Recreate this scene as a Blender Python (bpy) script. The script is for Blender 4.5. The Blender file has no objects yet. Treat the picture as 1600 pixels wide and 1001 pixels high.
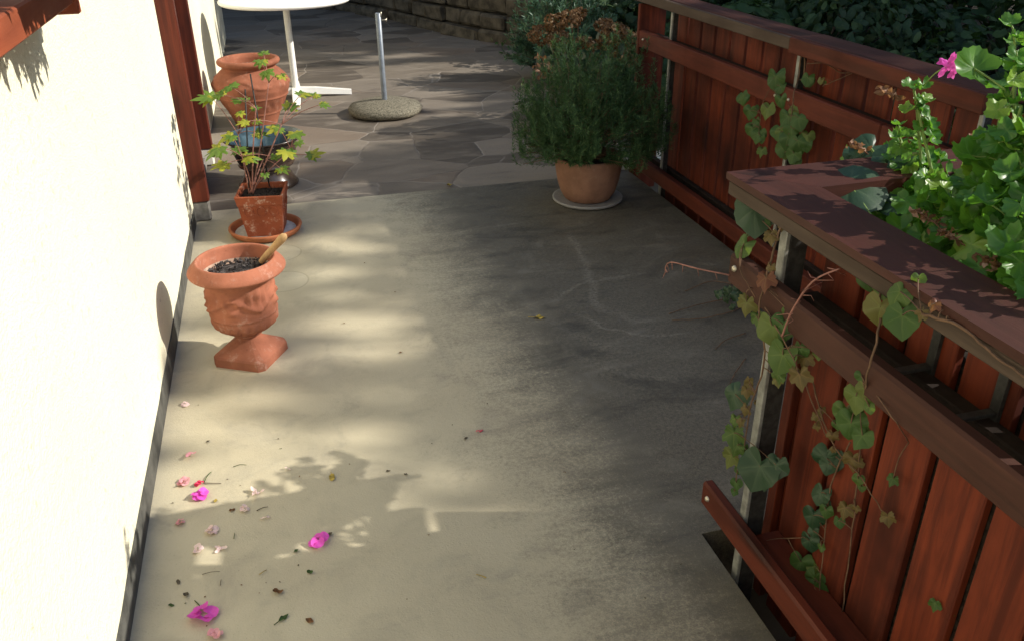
import bpy, math, random
from mathutils import Vector, Matrix
R = math.radians
SC = bpy.context.scene
COL = SC.collection

# ------------------------------------------------------------------ camera, sky, sun, exposure
F, PITCH, YAW, ROLL, CH = 1340.0, R(27.6), R(15.3), R(-0.6), 1.6
fw = Vector((math.sin(YAW)*math.cos(PITCH), math.cos(YAW)*math.cos(PITCH), -math.sin(PITCH)))
rt = Vector((math.cos(YAW), -math.sin(YAW), 0)); up = rt.cross(fw)
rt, up = math.cos(ROLL)*rt+math.sin(ROLL)*up, -math.sin(ROLL)*rt+math.cos(ROLL)*up
EYE = Vector((0, 0, CH))
cd = bpy.data.cameras.new("camera"); cam = bpy.data.objects.new("camera", cd); COL.objects.link(cam)
cam.matrix_world = Matrix(((rt.x, up.x, -fw.x, 0), (rt.y, up.y, -fw.y, 0), (rt.z, up.z, -fw.z, CH), (0, 0, 0, 1)))
cd.sensor_width = 36; cd.lens = 36*F/1600; cd.clip_start = .05; cd.clip_end = 500
SC.camera = cam

SUN_SLOPE, SUN_DY = .66, .28                     # rise and drift of the light per metre towards +x
sd = Vector((1, -SUN_DY, SUN_SLOPE)).normalized()
ELEV, AZ = math.asin(sd.z), math.atan2(sd.x, sd.y)
world = bpy.data.worlds.new("World"); SC.world = world; world.use_nodes = True
wn = world.node_tree
sky = wn.nodes.new("ShaderNodeTexSky"); sky.sky_type = 'NISHITA'; sky.sun_disc = False
sky.sun_elevation = ELEV; sky.sun_rotation = AZ
bg = wn.nodes["Background"]; bg.inputs[1].default_value = .15
wn.links.new(sky.outputs[0], bg.inputs[0])
sl = bpy.data.lights.new("sun", 'SUN'); sl.energy = 4.6; sl.angle = R(.5); sl.color = (1, .94, .83)
so = bpy.data.objects.new("sun", sl); COL.objects.link(so)
so.rotation_euler = sd.to_track_quat('Z', 'Y').to_euler(); so.location = (20, -5, 14)
SC.view_settings.view_transform = 'Standard'; SC.view_settings.look = 'None'
SC.view_settings.gamma = 1; SC.view_settings.exposure = .48

rng = random.Random(11)
U = rng.uniform

def ray(px, py):
    return fw + rt*((px-800)/F) - up*((py-500.5)/F)
def atz(px, py, z=0.):
    d = ray(px, py); return EYE + d*((z-CH)/d.z)
def aty(px, py, Y):
    d = ray(px, py); return EYE + d*(Y/d.y)
def atx(px, py, X):
    d = ray(px, py); return EYE + d*(X/d.x)

# ------------------------------------------------------------------ materials
class NT:
    def __init__(s, name):
        s.m = bpy.data.materials.new(name); s.m.use_nodes = True
        s.t = s.m.node_tree; s.b = s.t.nodes["Principled BSDF"]; s.out = s.t.nodes["Material Output"]
        s.tc = s.t.nodes.new("ShaderNodeTexCoord")
    def n(s, k, **kw):
        x = s.t.nodes.new(k)
        for a, v in kw.items(): setattr(x, a, v)
        return x
    def l(s, a, b): s.t.links.new(a, b)
    def val(s, sock, v):
        if hasattr(v, 'is_output'): s.l(v, sock)
        else: sock.default_value = v
    def coords(s, scale=(1, 1, 1), rnd=False):
        mp = s.n("ShaderNodeMapping"); s.l(s.tc.outputs["Object"], mp.inputs[0]); mp.inputs[3].default_value = scale
        if rnd:
            oi = s.n("ShaderNodeObjectInfo"); sc = s.math('MULTIPLY', oi.outputs["Random"], 37.)
            ad = s.n("ShaderNodeVectorMath", operation='ADD'); s.l(mp.outputs[0], ad.inputs[0]); s.l(sc, ad.inputs[1]); return ad.outputs[0]
        return mp.outputs[0]
    def noise(s, vec, scale, detail=4, rough=.55, dist=0.):
        x = s.n("ShaderNodeTexNoise"); s.l(vec, x.inputs["Vector"])
        x.inputs["Scale"].default_value = scale; x.inputs["Detail"].default_value = detail
        x.inputs["Roughness"].default_value = rough; x.inputs["Distortion"].default_value = dist
        return x.outputs["Fac"]
    def math(s, op, a, b=0., c=0., clamp=False):
        x = s.n("ShaderNodeMath", operation=op, use_clamp=clamp)
        for i, v in enumerate((a, b, c)): s.val(x.inputs[i], v)
        return x.outputs[0]
    def ramp(s, f, lo, hi, a=0., b=1.):
        x = s.n("ShaderNodeMapRange", interpolation_type='SMOOTHSTEP'); s.val(x.inputs[0], f)
        for i, v in enumerate((lo, hi, a, b)): x.inputs[i+1].default_value = v
        return x.outputs[0]
    def mix(s, f, a, b, mode='MIX'):
        x = s.n("ShaderNodeMix", data_type='RGBA', blend_type=mode); s.val(x.inputs[0], f)
        for i, v in ((6, a), (7, b)):
            if isinstance(v, tuple): v = (*v, 1)
            s.val(x.inputs[i], v)
        return x.outputs[2]
    def island(s):
        return s.n("ShaderNodeNewGeometry").outputs["Random Per Island"]
    def bump(s, h, strength=.3, dist=.01):
        x = s.n("ShaderNodeBump"); x.inputs["Strength"].default_value = strength; x.inputs["Distance"].default_value = dist
        s.l(h, x.inputs["Height"]); s.l(x.outputs[0], s.b.inputs["Normal"])
    def done(s, col, rough=.7, spec=.4):
        s.val(s.b.inputs["Base Color"], col if not isinstance(col, tuple) else (*col, 1))
        s.val(s.b.inputs["Roughness"], rough); s.b.inputs["Specular IOR Level"].default_value = spec
        return s.m

def wood(name, a, b, axis, dark=.5, rough=.55, wear=None):
    t = NT(name); sc = [26., 26., 26.]; sc['xyz'.index(axis)] = 1.6
    v = t.coords(tuple(sc), True); v2 = t.coords((3, 3, 3), True)
    g = t.noise(v, 1., 8, .65, .6); p = t.noise(v2, 1., 4); isl = t.island()
    c = t.mix(t.ramp(g, .35, .7), a, b)
    c = t.mix(t.math('MULTIPLY', t.ramp(p, .42, .7), dark), c, tuple(x*.35 for x in a))
    c = t.mix(t.math('MULTIPLY', isl, .38), c, tuple(x*.5 for x in a))
    ks = [5.5, 5.5, 5.5]; ks['xyz'.index(axis)] = 1.7
    kv = t.n("ShaderNodeTexVoronoi"); t.l(t.coords(tuple(ks), True), kv.inputs["Vector"]); kv.inputs["Scale"].default_value = 1.
    kn = t.math('ADD', kv.outputs["Distance"], t.math('MULTIPLY', t.math('SUBTRACT', g, .5), .12))
    c = t.mix(t.math('MULTIPLY', t.ramp(kn, .07, .24, 1., 0.), .8), c, tuple(x*.22 for x in a))
    fd = t.ramp(t.noise(t.coords(tuple(q*.12 for q in sc), True), 1., 6, .7), .55, .75)
    c = t.mix(t.math('MULTIPLY', fd, .4), c, tuple(min(1, x*1.7+.008) for x in b))
    r = t.ramp(p, .3, .7, rough, rough+.22)
    if wear:
        w = t.ramp(t.noise(t.coords(tuple(q*.35 for q in sc), True), 1., 9, .75), .57, .72)
        c = t.mix(w, c, wear)
    t.bump(g, .45, .004)
    return t.done(c, r, .25)

def terracotta(name, base, pale, amount=.5):
    t = NT(name); v = t.coords()
    n1 = t.noise(v, 9, 6, .6); n2 = t.noise(v, 60, 4); n3 = t.noise(v, 22, 8, .75)
    c = t.mix(t.ramp(n1, .3, .7), tuple(x*.78 for x in base), tuple(min(1, x*1.12) for x in base))
    c = t.mix(t.math('MULTIPLY', t.ramp(n3, .53, .72), amount), c, pale)
    c = t.mix(t.math('MULTIPLY', t.ramp(n2, .6, .75), .35), c, tuple(x*.5 for x in base))
    t.bump(t.math('ADD', n2, t.math('MULTIPLY', n3, 1.5)), .35, .003)
    return t.done(c, .85, .25)

def leafmat(name, a, b, young=None, trans=.3, rough=.45, spec=.4, yf=.75):
    t = NT(name); isl = t.island(); v = t.coords(); n = t.noise(v, 35, 4)
    c = t.mix(t.math('ADD', t.math('MULTIPLY', isl, .7), t.math('MULTIPLY', n, .3)), a, b)
    if young: c = t.mix(t.ramp(isl, yf, yf+.05), c, young)
    an = t.n('ShaderNodeAttribute', attribute_name='vein')
    c = t.mix(t.math('MULTIPLY', t.ramp(an.outputs['Fac'], .45, 1.1), .42), c, (min(1, b[0]*1.9+.02), min(1, b[1]*1.5+.02), b[2]*1.6+.01))
    t.bump(t.math('SUBTRACT', n, an.outputs['Fac']), .3, .003)
    m = t.done(c, rough, spec)
    tr = t.n("ShaderNodeBsdfTranslucent"); tc = t.mix(.5, c, (min(1, b[0]*2.2), min(1, b[1]*2.0), b[2]*.8)); t.l(tc, tr.inputs[0])
    mx = t.n("ShaderNodeMixShader"); mx.inputs[0].default_value = trans
    t.l(t.b.outputs[0], mx.inputs[1]); t.l(tr.outputs[0], mx.inputs[2]); t.l(mx.outputs[0], t.out.inputs[0])
    return m

def plain(name, col, rough=.6, spec=.4, metal=0., var=.25, scale=40, bump=.2):
    t = NT(name); v = t.coords(); n = t.noise(v, scale, 6, .6)
    c = t.mix(t.ramp(n, .3, .7), tuple(x*(1-var) for x in col), tuple(min(1, x*(1+var)) for x in col))
    t.bump(n, bump, .002); t.b.inputs["Metallic"].default_value = metal
    return t.done(c, rough, spec)

def concrete_mat():
    t = NT("worn_concrete"); v = t.coords()
    big = t.noise(v, 1.3, 6, .6, .3); mid = t.noise(v, 5.5, 7, .65, .5); streak = t.noise(t.coords((2.0, 7.5, 1)), 1., 7, .65, .8)
    fine = t.noise(v, 190, 3, .7); fine2 = t.noise(v, 75, 5, .7); grit = t.noise(v, 240, 2, .8)
    c = t.mix(t.ramp(big, .3, .7), (.43, .377, .265), (.51, .457, .328))
    c = t.mix(t.math('MULTIPLY', t.ramp(mid, .45, .75), .45), c, (.26, .236, .19))
    sep = t.n("ShaderNodeSeparateXYZ"); t.l(t.tc.outputs["Object"], sep.inputs[0]); X, Y = sep.outputs[0], sep.outputs[1]
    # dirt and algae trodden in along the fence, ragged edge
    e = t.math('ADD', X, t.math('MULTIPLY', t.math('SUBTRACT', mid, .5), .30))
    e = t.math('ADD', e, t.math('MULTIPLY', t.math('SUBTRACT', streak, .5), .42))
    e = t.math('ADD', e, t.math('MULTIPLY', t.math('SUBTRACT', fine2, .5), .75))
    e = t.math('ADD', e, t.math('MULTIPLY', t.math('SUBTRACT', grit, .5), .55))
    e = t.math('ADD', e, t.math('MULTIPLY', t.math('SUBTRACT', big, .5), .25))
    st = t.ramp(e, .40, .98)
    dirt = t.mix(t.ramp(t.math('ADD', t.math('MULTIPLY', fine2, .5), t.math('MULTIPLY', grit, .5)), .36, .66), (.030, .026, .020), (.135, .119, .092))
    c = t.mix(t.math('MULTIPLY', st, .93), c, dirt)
    # pale scratches and drip lines in the dirt
    wv = t.noise(t.coords((1.2, 1.6, 1)), 1.0, 3, .5, 1.4)
    line = t.ramp(t.math('ABSOLUTE', t.math('SUBTRACT', wv, .5)), .0, .022, 1., 0.)
    c = t.mix(t.math('MULTIPLY', t.math('MULTIPLY', line, t.ramp(mid, .48, .66)), .22), c, (.26, .235, .19))
    blot = t.noise(t.coords((1.6, 3.4, 1)), 1.6, 6, .6, .9)
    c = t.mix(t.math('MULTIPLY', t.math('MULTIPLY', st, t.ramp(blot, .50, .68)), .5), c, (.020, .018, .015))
    c = t.mix(t.math('MULTIPLY', t.math('MULTIPLY', st, t.ramp(blot, .30, .46, 1., 0.)), .45), c, (.20, .182, .15))
    for (p1, p2, p3, wd, k) in (((875, 345), (915, 415), (925, 450), .030, .40), ((895, 452), (930, 440), (1075, 428), .018, .38), ((905, 492), (985, 520), (1090, 512), .016, .45), ((925, 445), (960, 490), (1010, 500), .03, .25), ((880, 540), (960, 580), (1060, 590), .035, .2), ((800, 420), (860, 500), (960, 545), .05, .2), ((840, 640), (930, 690), (1050, 700), .05, .18)):
        A, B, C = (atz(*q) for q in (p1, p2, p3))
        D = 2*(A.x*(B.y-C.y)+B.x*(C.y-A.y)+C.x*(A.y-B.y)); a2, b2, c2 = (q.x*q.x+q.y*q.y for q in (A, B, C))
        cx = (a2*(B.y-C.y)+b2*(C.y-A.y)+c2*(A.y-B.y))/D; cy = (a2*(C.x-B.x)+b2*(A.x-C.x)+c2*(B.x-A.x))/D; rad = math.hypot(A.x-cx, A.y-cy)
        def dist(x, y):
            dx = t.math('SUBTRACT', X, x); dy = t.math('SUBTRACT', Y, y)
            return t.math('SQRT', t.math('ADD', t.math('MULTIPLY', dx, dx), t.math('MULTIPLY', dy, dy)))
        dd = t.math('ADD', t.math('SUBTRACT', dist(cx, cy), rad), t.math('MULTIPLY', t.math('SUBTRACT', mid, .5), .14))
        on = t.math('MULTIPLY', t.ramp(t.math('ABSOLUTE', dd), 0., wd, 1., 0.), t.ramp(dist(B.x, B.y), (A-C).length*.32, (A-C).length*.62, 1., 0.))
        c = t.mix(t.math('MULTIPLY', t.math('MULTIPLY', on, t.ramp(fine2, .35, .6)), k*.75), c, (.33, .30, .245))
    # rings left by pots
    for (x, y, r, k) in ((-.062, 3.60, .105, .38), (-.07, 3.93, .10, .26)):
        dx = t.math('SUBTRACT', X, x); dy = t.math('SUBTRACT', Y, y)
        d = t.math('SQRT', t.math('ADD', t.math('MULTIPLY', dx, dx), t.math('MULTIPLY', dy, dy)))
        d = t.math('ADD', d, t.math('MULTIPLY', t.math('SUBTRACT', mid, .5), .02))
        c = t.mix(t.math('MULTIPLY', t.ramp(d, r-.006, r, 1., 0.), k), c, (.52, .48, .37))
        c = t.mix(t.math('MULTIPLY', t.ramp(t.math('ABSOLUTE', t.math('SUBTRACT', d, r+.002)), .0, .006, 1., 0.), .4), c, (.2, .18, .13))
    c = t.mix(t.math('MULTIPLY', t.ramp(fine, .62, .72), .5), c, (.10, .088, .068))
    c = t.mix(t.math('MULTIPLY', t.ramp(fine, .28, .36, 1., 0.), .3), c, (.55, .5, .4))
    t.bump(t.math('ADD', fine, t.math('MULTIPLY', fine2, 1.2)), .4, .003)
    return t.done(c, t.ramp(mid, .3, .7, .42, .66), .5)

def flag_mat():
    t = NT("flagstone"); v0 = t.coords((1, 1.25, 1))
    nn = t.n("ShaderNodeTexNoise"); t.l(v0, nn.inputs["Vector"]); nn.inputs["Scale"].default_value = 3.; nn.inputs["Detail"].default_value = 5
    ad = t.n("ShaderNodeMix", data_type='VECTOR'); ad.inputs[0].default_value = .07; t.l(v0, ad.inputs[4]); t.l(nn.outputs["Color"], ad.inputs[5]); v = ad.outputs[1]
    def vor(feat, sc=2.1):
        x = t.n("ShaderNodeTexVoronoi", feature=feat); t.l(v, x.inputs["Vector"]); x.inputs["Scale"].default_value = sc; x.inputs["Randomness"].default_value = 1.; return x
    e = vor('DISTANCE_TO_EDGE').outputs["Distance"]; cell = vor('F1').outputs["Color"]
    sp = t.n("ShaderNodeSeparateColor"); t.l(cell, sp.inputs[0])
    mid = t.noise(t.coords((3, 9, 1)), 1., 8, .65, .6); fine = t.noise(t.coords(), 90, 4, .7); big = t.noise(t.coords(), 1.1, 4)
    c = t.mix(sp.outputs[0], (.155, .129, .102), (.215, .183, .149))
    c = t.mix(t.ramp(sp.outputs[1], .62, .8), c, (.172, .134, .102))
    c = t.mix(t.ramp(sp.outputs[2], .7, .85), c, (.095, .078, .062))
    c = t.mix(t.math('MULTIPLY', t.ramp(mid, .45, .72), .6), c, (.25, .215, .175))
    c = t.mix(t.math('MULTIPLY', t.ramp(mid, .28, .42, 1., 0.), .5), c, (.075, .058, .05))
    c = t.mix(t.math('MULTIPLY', t.ramp(fine, .55, .7), .35), c, (.07, .055, .048))
    j = t.ramp(e, .004, .012, 1., 0.)
    jv = t.ramp(t.noise(t.coords(), 1.9, 4), .40, .58)
    jc = t.mix(jv, (.09, .072, .06), (.30, .265, .23))
    c = t.mix(t.math('MULTIPLY', j, .7), c, jc)
    t.bump(t.math('ADD', t.math('MULTIPLY', t.ramp(e, .0, .03), .8), t.math('MULTIPLY', mid, .7)), .4, .006)
    return t.done(c, t.ramp(mid, .3, .7, .5, .72), .35)

def stucco_mat():
    t = NT("cream_stucco"); v = t.coords(); n = t.noise(v, 160, 3, .6); m = t.noise(v, 35, 4); p = t.noise(v, 1.2, 5)
    c = t.mix(t.ramp(p, .3, .7), (.78, .744, .565), (.84, .803, .615))
    c = t.mix(t.math('MULTIPLY', t.ramp(m, .62, .70), .55), c, (.46, .43, .33))
    t.bump(t.math('ADD', n, m), .9, .005)
    return t.done(c, .9, .2)

M = {}
M['concrete'] = concrete_mat(); M['flag'] = flag_mat(); M['stucco'] = stucco_mat()
RED, RED2 = (.082, .0145, .0064), (.195, .035, .0128)
M['plank'] = wood("red_stained_planks", RED, RED2, 'z', .8)
M['rail'] = wood("red_stained_rail", (.082, .0165, .0078), (.130, .0265, .0122), 'y', .4)
M['rail_worn'] = wood("faded_red_rail", (.046, .0175, .0115), (.068, .0245, .016), 'y', .35)
M['cap'] = wood("dark_brown_cap", (.050, .0160, .0105), (.074, .0230, .015), 'y', .4, .5, (.14, .058, .043))
M['cap_x'] = wood("dark_brown_cap_end", (.055, .0155, .010), (.085, .024, .0155), 'x', .4, .5, (.15, .055, .042))
M['fascia'] = wood("weathered_fascia", (.062, .042, .031), (.090, .063, .047), 'y', .3, .7)
M['fascia_red'] = wood("red_fascia", (.062, .0155, .0078), (.115, .025, .0115), 'y', .5, .6)
M['jamb'] = wood("red_brown_jamb", (.075, .016, .009), (.15, .030, .014), 'z', .6, .4)
M['inner'] = plain('shade_dark_timber', (.022, .014, .011), .8, .2)  # near-black colour puts the shade of the rail gaps into the timber
M['sill'] = wood("red_brown_sill", (.25, .060, .026), (.33, .085, .036), 'y', .3)
M['handle'] = wood("worn_ash_handle", (.42, .25, .11), (.52, .33, .16), 'z', .3, .6)
M['galv'] = plain("galvanised_steel", (.27, .27, .25), .5, .5, .3, .3, 30)
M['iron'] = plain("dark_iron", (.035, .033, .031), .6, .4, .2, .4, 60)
M['bolt'] = plain("bolt_steel", (.5, .45, .36), .4, .5, .7)
M['skirt'] = plain("grey_skirting", (.078, .077, .068), .8, .3, 0, .35, 14)
M['plinthw'] = plain("white_plinth", (.66, .64, .55), .85, .2, 0, .08, 20)
M['plinthg'] = plain("grey_plinth", (.17, .16, .145), .85, .3, 0, .3, 25)
M['terra'] = terracotta("terracotta_urn", (.35, .128, .074), (.56, .36, .28), .5)
M['terra2'] = terracotta("terracotta_old_urn", (.275, .098, .054), (.47, .28, .20), .45)
M['terrasq'] = terracotta("terracotta_crusted", (.30, .078, .034), (.62, .45, .34), .85)
M['terrap'] = terracotta("terracotta_pale", (.29, .150, .098), (.42, .28, .2), .4)
M['saucer'] = terracotta("terracotta_saucer", (.40, .135, .058), (.5, .3, .2), .3)
M['crust'] = plain("lime_crust", (.46, .44, .42), .9, .2, 0, .25, 30)
M['limein'] = plain("limy_pot_inside", (.42, .29, .22), .9, .2, 0, .35, 18)
M['soil'] = plain("dark_soil", (.028, .021, .017), .95, .2, 0, .6, 70, .8)
M['ash'] = plain("charred_clods", (.060, .052, .050), .9, .3, 0, .9, 60, .8)
M['stonebase'] = plain("cast_stone", (.155, .14, .105), .95, .2, 0, .55, 90, .8)
M['tube'] = plain("zinc_tube", (.20, .225, .26), .45, .5, .4, .15, 20)
M['white'] = plain("white_paint", (.82, .81, .77), .4, .5, 0, .04, 10, .05)
M['glaze_in'] = plain("blue_glaze", (.045, .078, .092), .15, .6, 0, .6, 9, .05)
M['glaze_out'] = plain("brown_glaze", (.055, .036, .026), .25, .6, 0, .4, 14, .1)
M['greydish'] = plain("grey_dish", (.27, .26, .255), .6, .3, 0, .1)
M['black'] = plain("black_stick", (.012, .012, .012), .5, .4)
M['drystone'] = plain("dry_stone", (.075, .062, .045), .95, .2, 0, .5, 9, .9)
M['ground'] = plain("garden_soil", (.045, .034, .024), .95, .2, 0, .5, 5, .8)
M['glass'] = plain("dark_pane", (.02, .022, .024), .05, .5, 0, .1)
M['rosemary'] = leafmat("rosemary_needles", (.032, .072, .028), (.060, .118, .045), (.13, .20, .075), .22, .65, .2, .86)
M['lavender'] = leafmat("grey_green_sprays", (.035, .085, .045), (.075, .15, .085), None, .2)
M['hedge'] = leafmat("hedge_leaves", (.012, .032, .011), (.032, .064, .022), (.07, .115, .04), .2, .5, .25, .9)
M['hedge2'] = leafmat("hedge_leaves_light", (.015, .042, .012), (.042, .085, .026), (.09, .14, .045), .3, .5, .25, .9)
M['treeleaf'] = leafmat("tree_leaves", (.03, .06, .02), (.05, .10, .03), None, .2)
M['vine'] = leafmat("vine_leaves", (.050, .10, .022), (.095, .155, .034), (.14, .13, .038), .3, .5, .35, .82)
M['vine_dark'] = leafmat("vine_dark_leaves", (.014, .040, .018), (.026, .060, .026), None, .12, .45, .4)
M['vine_mid'] = leafmat("vine_mid_leaves", (.034, .080, .020), (.066, .125, .030), (.11, .15, .035), .28, .5, .3, .8)
M['vine_red'] = leafmat("vine_turning_leaves", (.10, .085, .027), (.14, .095, .034), (.14, .050, .028), .25, .5, .3, .85)
M['ger'] = leafmat("geranium_leaves", (.040, .140, .020), (.105, .255, .034), (.20, .33, .045), .46, .38, .5, .82)
M['aralia'] = leafmat("lobed_leaves", (.085, .17, .030), (.17, .26, .040), (.36, .36, .04), .38, .45, .4, .70)
M['stem_red'] = plain("red_runner", (.26, .12, .095), .6, .3, 0, .3)
M['stem_brown'] = plain("brown_stem", (.13, .075, .045), .8, .3, 0, .3)
M['stem_green'] = plain("green_stem", (.16, .24, .06), .6, .3, 0, .2)
M['bark'] = plain("bark", (.10, .075, .055), .95, .2, 0, .5, 12, .8)
M['hyd'] = leafmat("dried_petals", (.075, .038, .017), (.20, .11, .052), (.38, .26, .15), .15, .8, .2, .86)
M['hydleaf'] = leafmat("dull_leaves", (.03, .055, .03), (.09, .10, .07), None, .2)
M['dry'] = leafmat("withered_bits", (.12, .060, .032), (.24, .13, .08), (.40, .25, .18), .3, .8, .2, .8)
M['pink'] = leafmat("magenta_petals", (.70, .07, .52), (.80, .13, .62), None, .3, .6, .3)
M['pale'] = leafmat("pale_pink_petals", (.82, .56, .60), (.88, .74, .72), None, .3, .6, .3)
M['rose'] = leafmat("rosy_petals", (.74, .28, .38), (.82, .46, .52), None, .3, .6, .3)
M['crimson'] = leafmat("crimson_petals", (.6, .03, .10), (.7, .06, .15), None, .3, .6, .3)
M['litter_g'] = plain("fallen_green", (.045, .085, .022), .7, .3, 0, .4)
M['litter_y'] = plain("fallen_yellow", (.34, .25, .05), .7, .3, 0, .4)
M['litter_b'] = plain("fallen_brown", (.16, .075, .03), .8, .3, 0, .4)
M['litter_d'] = plain("fallen_dark", (.10, .082, .055), .8, .3, 0, .4)

# ------------------------------------------------------------------ builders
class MB:
    def __init__(s): s.v = []; s.f = []; s.sm = []; s.vein = {}
    def add(s, vs, fs, smooth=False):
        o = len(s.v); s.v += [tuple(p) for p in vs]; s.f += [tuple(i+o for i in q) for q in fs]; s.sm += [smooth]*len(fs); return s
    def box(s, x0, x1, y0, y1, z0, z1, b=.003):
        b = min(b, (x1-x0)*.3, (y1-y0)*.3, (z1-z0)*.3); vs = []; idx = {}
        lo, hi = (x0, y0, z0), (x1, y1, z1)
        for sx in (0, 1):
            for sy in (0, 1):
                for sz in (0, 1):
                    c = [hi[k] if q else lo[k] for k, q in enumerate((sx, sy, sz))]; sg = [-1 if q else 1 for q in (sx, sy, sz)]
                    for k in range(3):
                        p = [c[j]+(sg[j]*b if j != k else 0) for j in range(3)]; idx[(sx, sy, sz, k)] = len(vs); vs.append(p)
        fs = []
        for k in range(3):
            a, c = [j for j in range(3) if j != k]
            for q in (0, 1):
                def g(u, w):
                    t = [0, 0, 0]; t[k] = q; t[a] = u; t[c] = w; return idx[(*t, k)]
                fs.append((g(0, 0), g(1, 0), g(1, 1), g(0, 1)))
            for u in (0, 1):
                for w in (0, 1):
                    t0 = [0]*3; t0[a] = u; t0[c] = w; t1 = list(t0); t1[k] = 1
                    fs.append((idx[(*t0, a)], idx[(*t1, a)], idx[(*t1, c)], idx[(*t0, c)]))
        for sx in (0, 1):
            for sy in (0, 1):
                for sz in (0, 1): fs.append(tuple(idx[(sx, sy, sz, k)] for k in range(3)))
        return s.add(vs, fs)
    def lathe(s, prof, n=48, c=(0, 0, 0), fine=0, disp=None, smooth=True):
        if fine:
            d = [0]
            for a, b in zip(prof, prof[1:]): d.append(d[-1]+math.dist(a, b))
            q = []
            for i in range(fine+1):
                t = d[-1]*i/fine; k = max(j for j in range(len(d)-1) if d[j] <= t+1e-9); w = (t-d[k])/max(1e-9, d[k+1]-d[k])
                q.append((prof[k][0]*(1-w)+prof[k+1][0]*w, prof[k][1]*(1-w)+prof[k+1][1]*w, t/d[-1]))
            q2 = [q[0]]+[((q[i-1][0]+2*q[i][0]+q[i+1][0])/4, (q[i-1][1]+2*q[i][1]+q[i+1][1])/4, q[i][2]) for i in range(1, len(q)-1)]+[q[-1]]
        else: q2 = [(r, z, 0) for r, z in prof]
        vs = []
        for r, z, t in q2:
            for k in range(n):
                th = 2*math.pi*k/n; rr = r+(disp(th, z, t) if disp else 0)
                vs.append((c[0]+rr*math.cos(th), c[1]+rr*math.sin(th), c[2]+z))
        fs = []
        for i in range(len(q2)-1):
            for k in range(n): fs.append((i*n+k, i*n+(k+1) % n, (i+1)*n+(k+1) % n, (i+1)*n+k))
        return s.add(vs, fs, smooth)
    def tube(s, pts, r, n=6, r1=None):
        pts = [Vector(p) for p in pts]; vs = []; L = len(pts); r1 = r if r1 is None else r1
        for i, p in enumerate(pts):
            d = (pts[min(i+1, L-1)]-pts[max(i-1, 0)]).normalized()
            a = d.orthogonal().normalized() if i == 0 else (pa-d*pa.dot(d)).normalized(); pa = a; b = d.cross(a)
            rr = r+(r1-r)*i/(L-1)
            for k in range(n): th = 2*math.pi*k/n; vs.append(p+(a*math.cos(th)+b*math.sin(th))*rr)
        fs = [(i*n+k, i*n+(k+1) % n, (i+1)*n+(k+1) % n, (i+1)*n+k) for i in range(L-1) for k in range(n)]
        fs += [tuple(range(n-1, -1, -1)), tuple((L-1)*n+k for k in range(n))]
        return s.add(vs, fs, True)
    def leaf(s, pos, nor, tip, size, outline, cup=.2, wave=.06, n=22, pleat=0.):
        o_ = len(s.v); s.vein[o_] = 1.; nor = Vector(nor).normalized(); tip = Vector(tip); tip = tip-nor*tip.dot(nor)
        if tip.length < 1e-4: tip = nor.orthogonal()
        tip.normalize(); sd_ = nor.cross(tip); pos = Vector(pos); ph = U(0, 6.28); vs = [pos]
        ks = (.45, .78, 1.) if pleat else (.5, 1.)
        for k in ks:
            for i in range(n):
                th = -math.pi+2*math.pi*i/n; r = outline(th)*k
                if n > 16 and min(abs(th-q) for q in (0, 1.05, -1.05, 2.0, -2.0)) < math.pi/n*1.02: s.vein[o_+len(vs)] = 1.25-.6*k
                x, y = r*math.cos(th), r*math.sin(th)
                h = -cup*(k*k)*(.3+.7*r*r)+wave*k*math.sin(3*th+ph)+.10*k*abs(math.sin(th))*abs(y)+pleat*k*k*math.cos(5*th)
                vs.append(pos+(tip*x+sd_*y+nor*h)*size)
        fs = [(0, 1+i, 1+(i+1) % n) for i in range(n)]+[(1+j*n+i, 1+(j+1)*n+i, 1+(j+1)*n+(i+1) % n, 1+j*n+(i+1) % n) for j in range(len(ks)-1) for i in range(n)]
        return s.add(vs, fs, True)
    def blade(s, p, d, L, w, nor):
        d = Vector(d).normalized(); p = Vector(p); sd_ = d.cross(Vector(nor))
        if sd_.length < 1e-4: sd_ = d.orthogonal()
        sd_ = sd_.normalized()*w; q = p+d*L*.45+Vector(nor).normalized()*w*.3
        return s.add([p, q+sd_, p+d*L, q-sd_], [(0, 1, 2, 3)])
    def build(s, name, mat, parent=None, origin=None):
        o0 = Vector(origin) if origin is not None else (Vector(parent['base']) if parent is not None else Vector((0, 0, 0)))
        me = bpy.data.meshes.new(name); me.from_pydata([Vector(p)-o0 for p in s.v], [], s.f)
        me.polygons.foreach_set("use_smooth", s.sm); me.materials.append(mat); me.update()
        if s.vein:
            at = me.attributes.new('vein', 'FLOAT', 'POINT')
            for i, q in s.vein.items(): at.data[i].value = q
        o = bpy.data.objects.new(name, me); COL.objects.link(o)
        if parent is not None: o.parent = parent; o.location = o0-Vector(parent['base'])
        else: o.location = o0
        o['base'] = tuple(o0)
        return o

def tag(o, label, cat, group=None, kind=None):
    if label: o['label'] = label
    if cat: o['category'] = cat
    if group: o['group'] = group
    if kind: o['kind'] = kind
    return o
def thing(name, loc, label, cat, group=None):
    o = bpy.data.objects.new(name, None); COL.objects.link(o); o.location = loc; o['base'] = tuple(loc); o.empty_display_size = .1
    return tag(o, label, cat, group)
def structure(mb, name, mat):
    o = mb.build(name, mat); o['kind'] = 'structure'; return o

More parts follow.
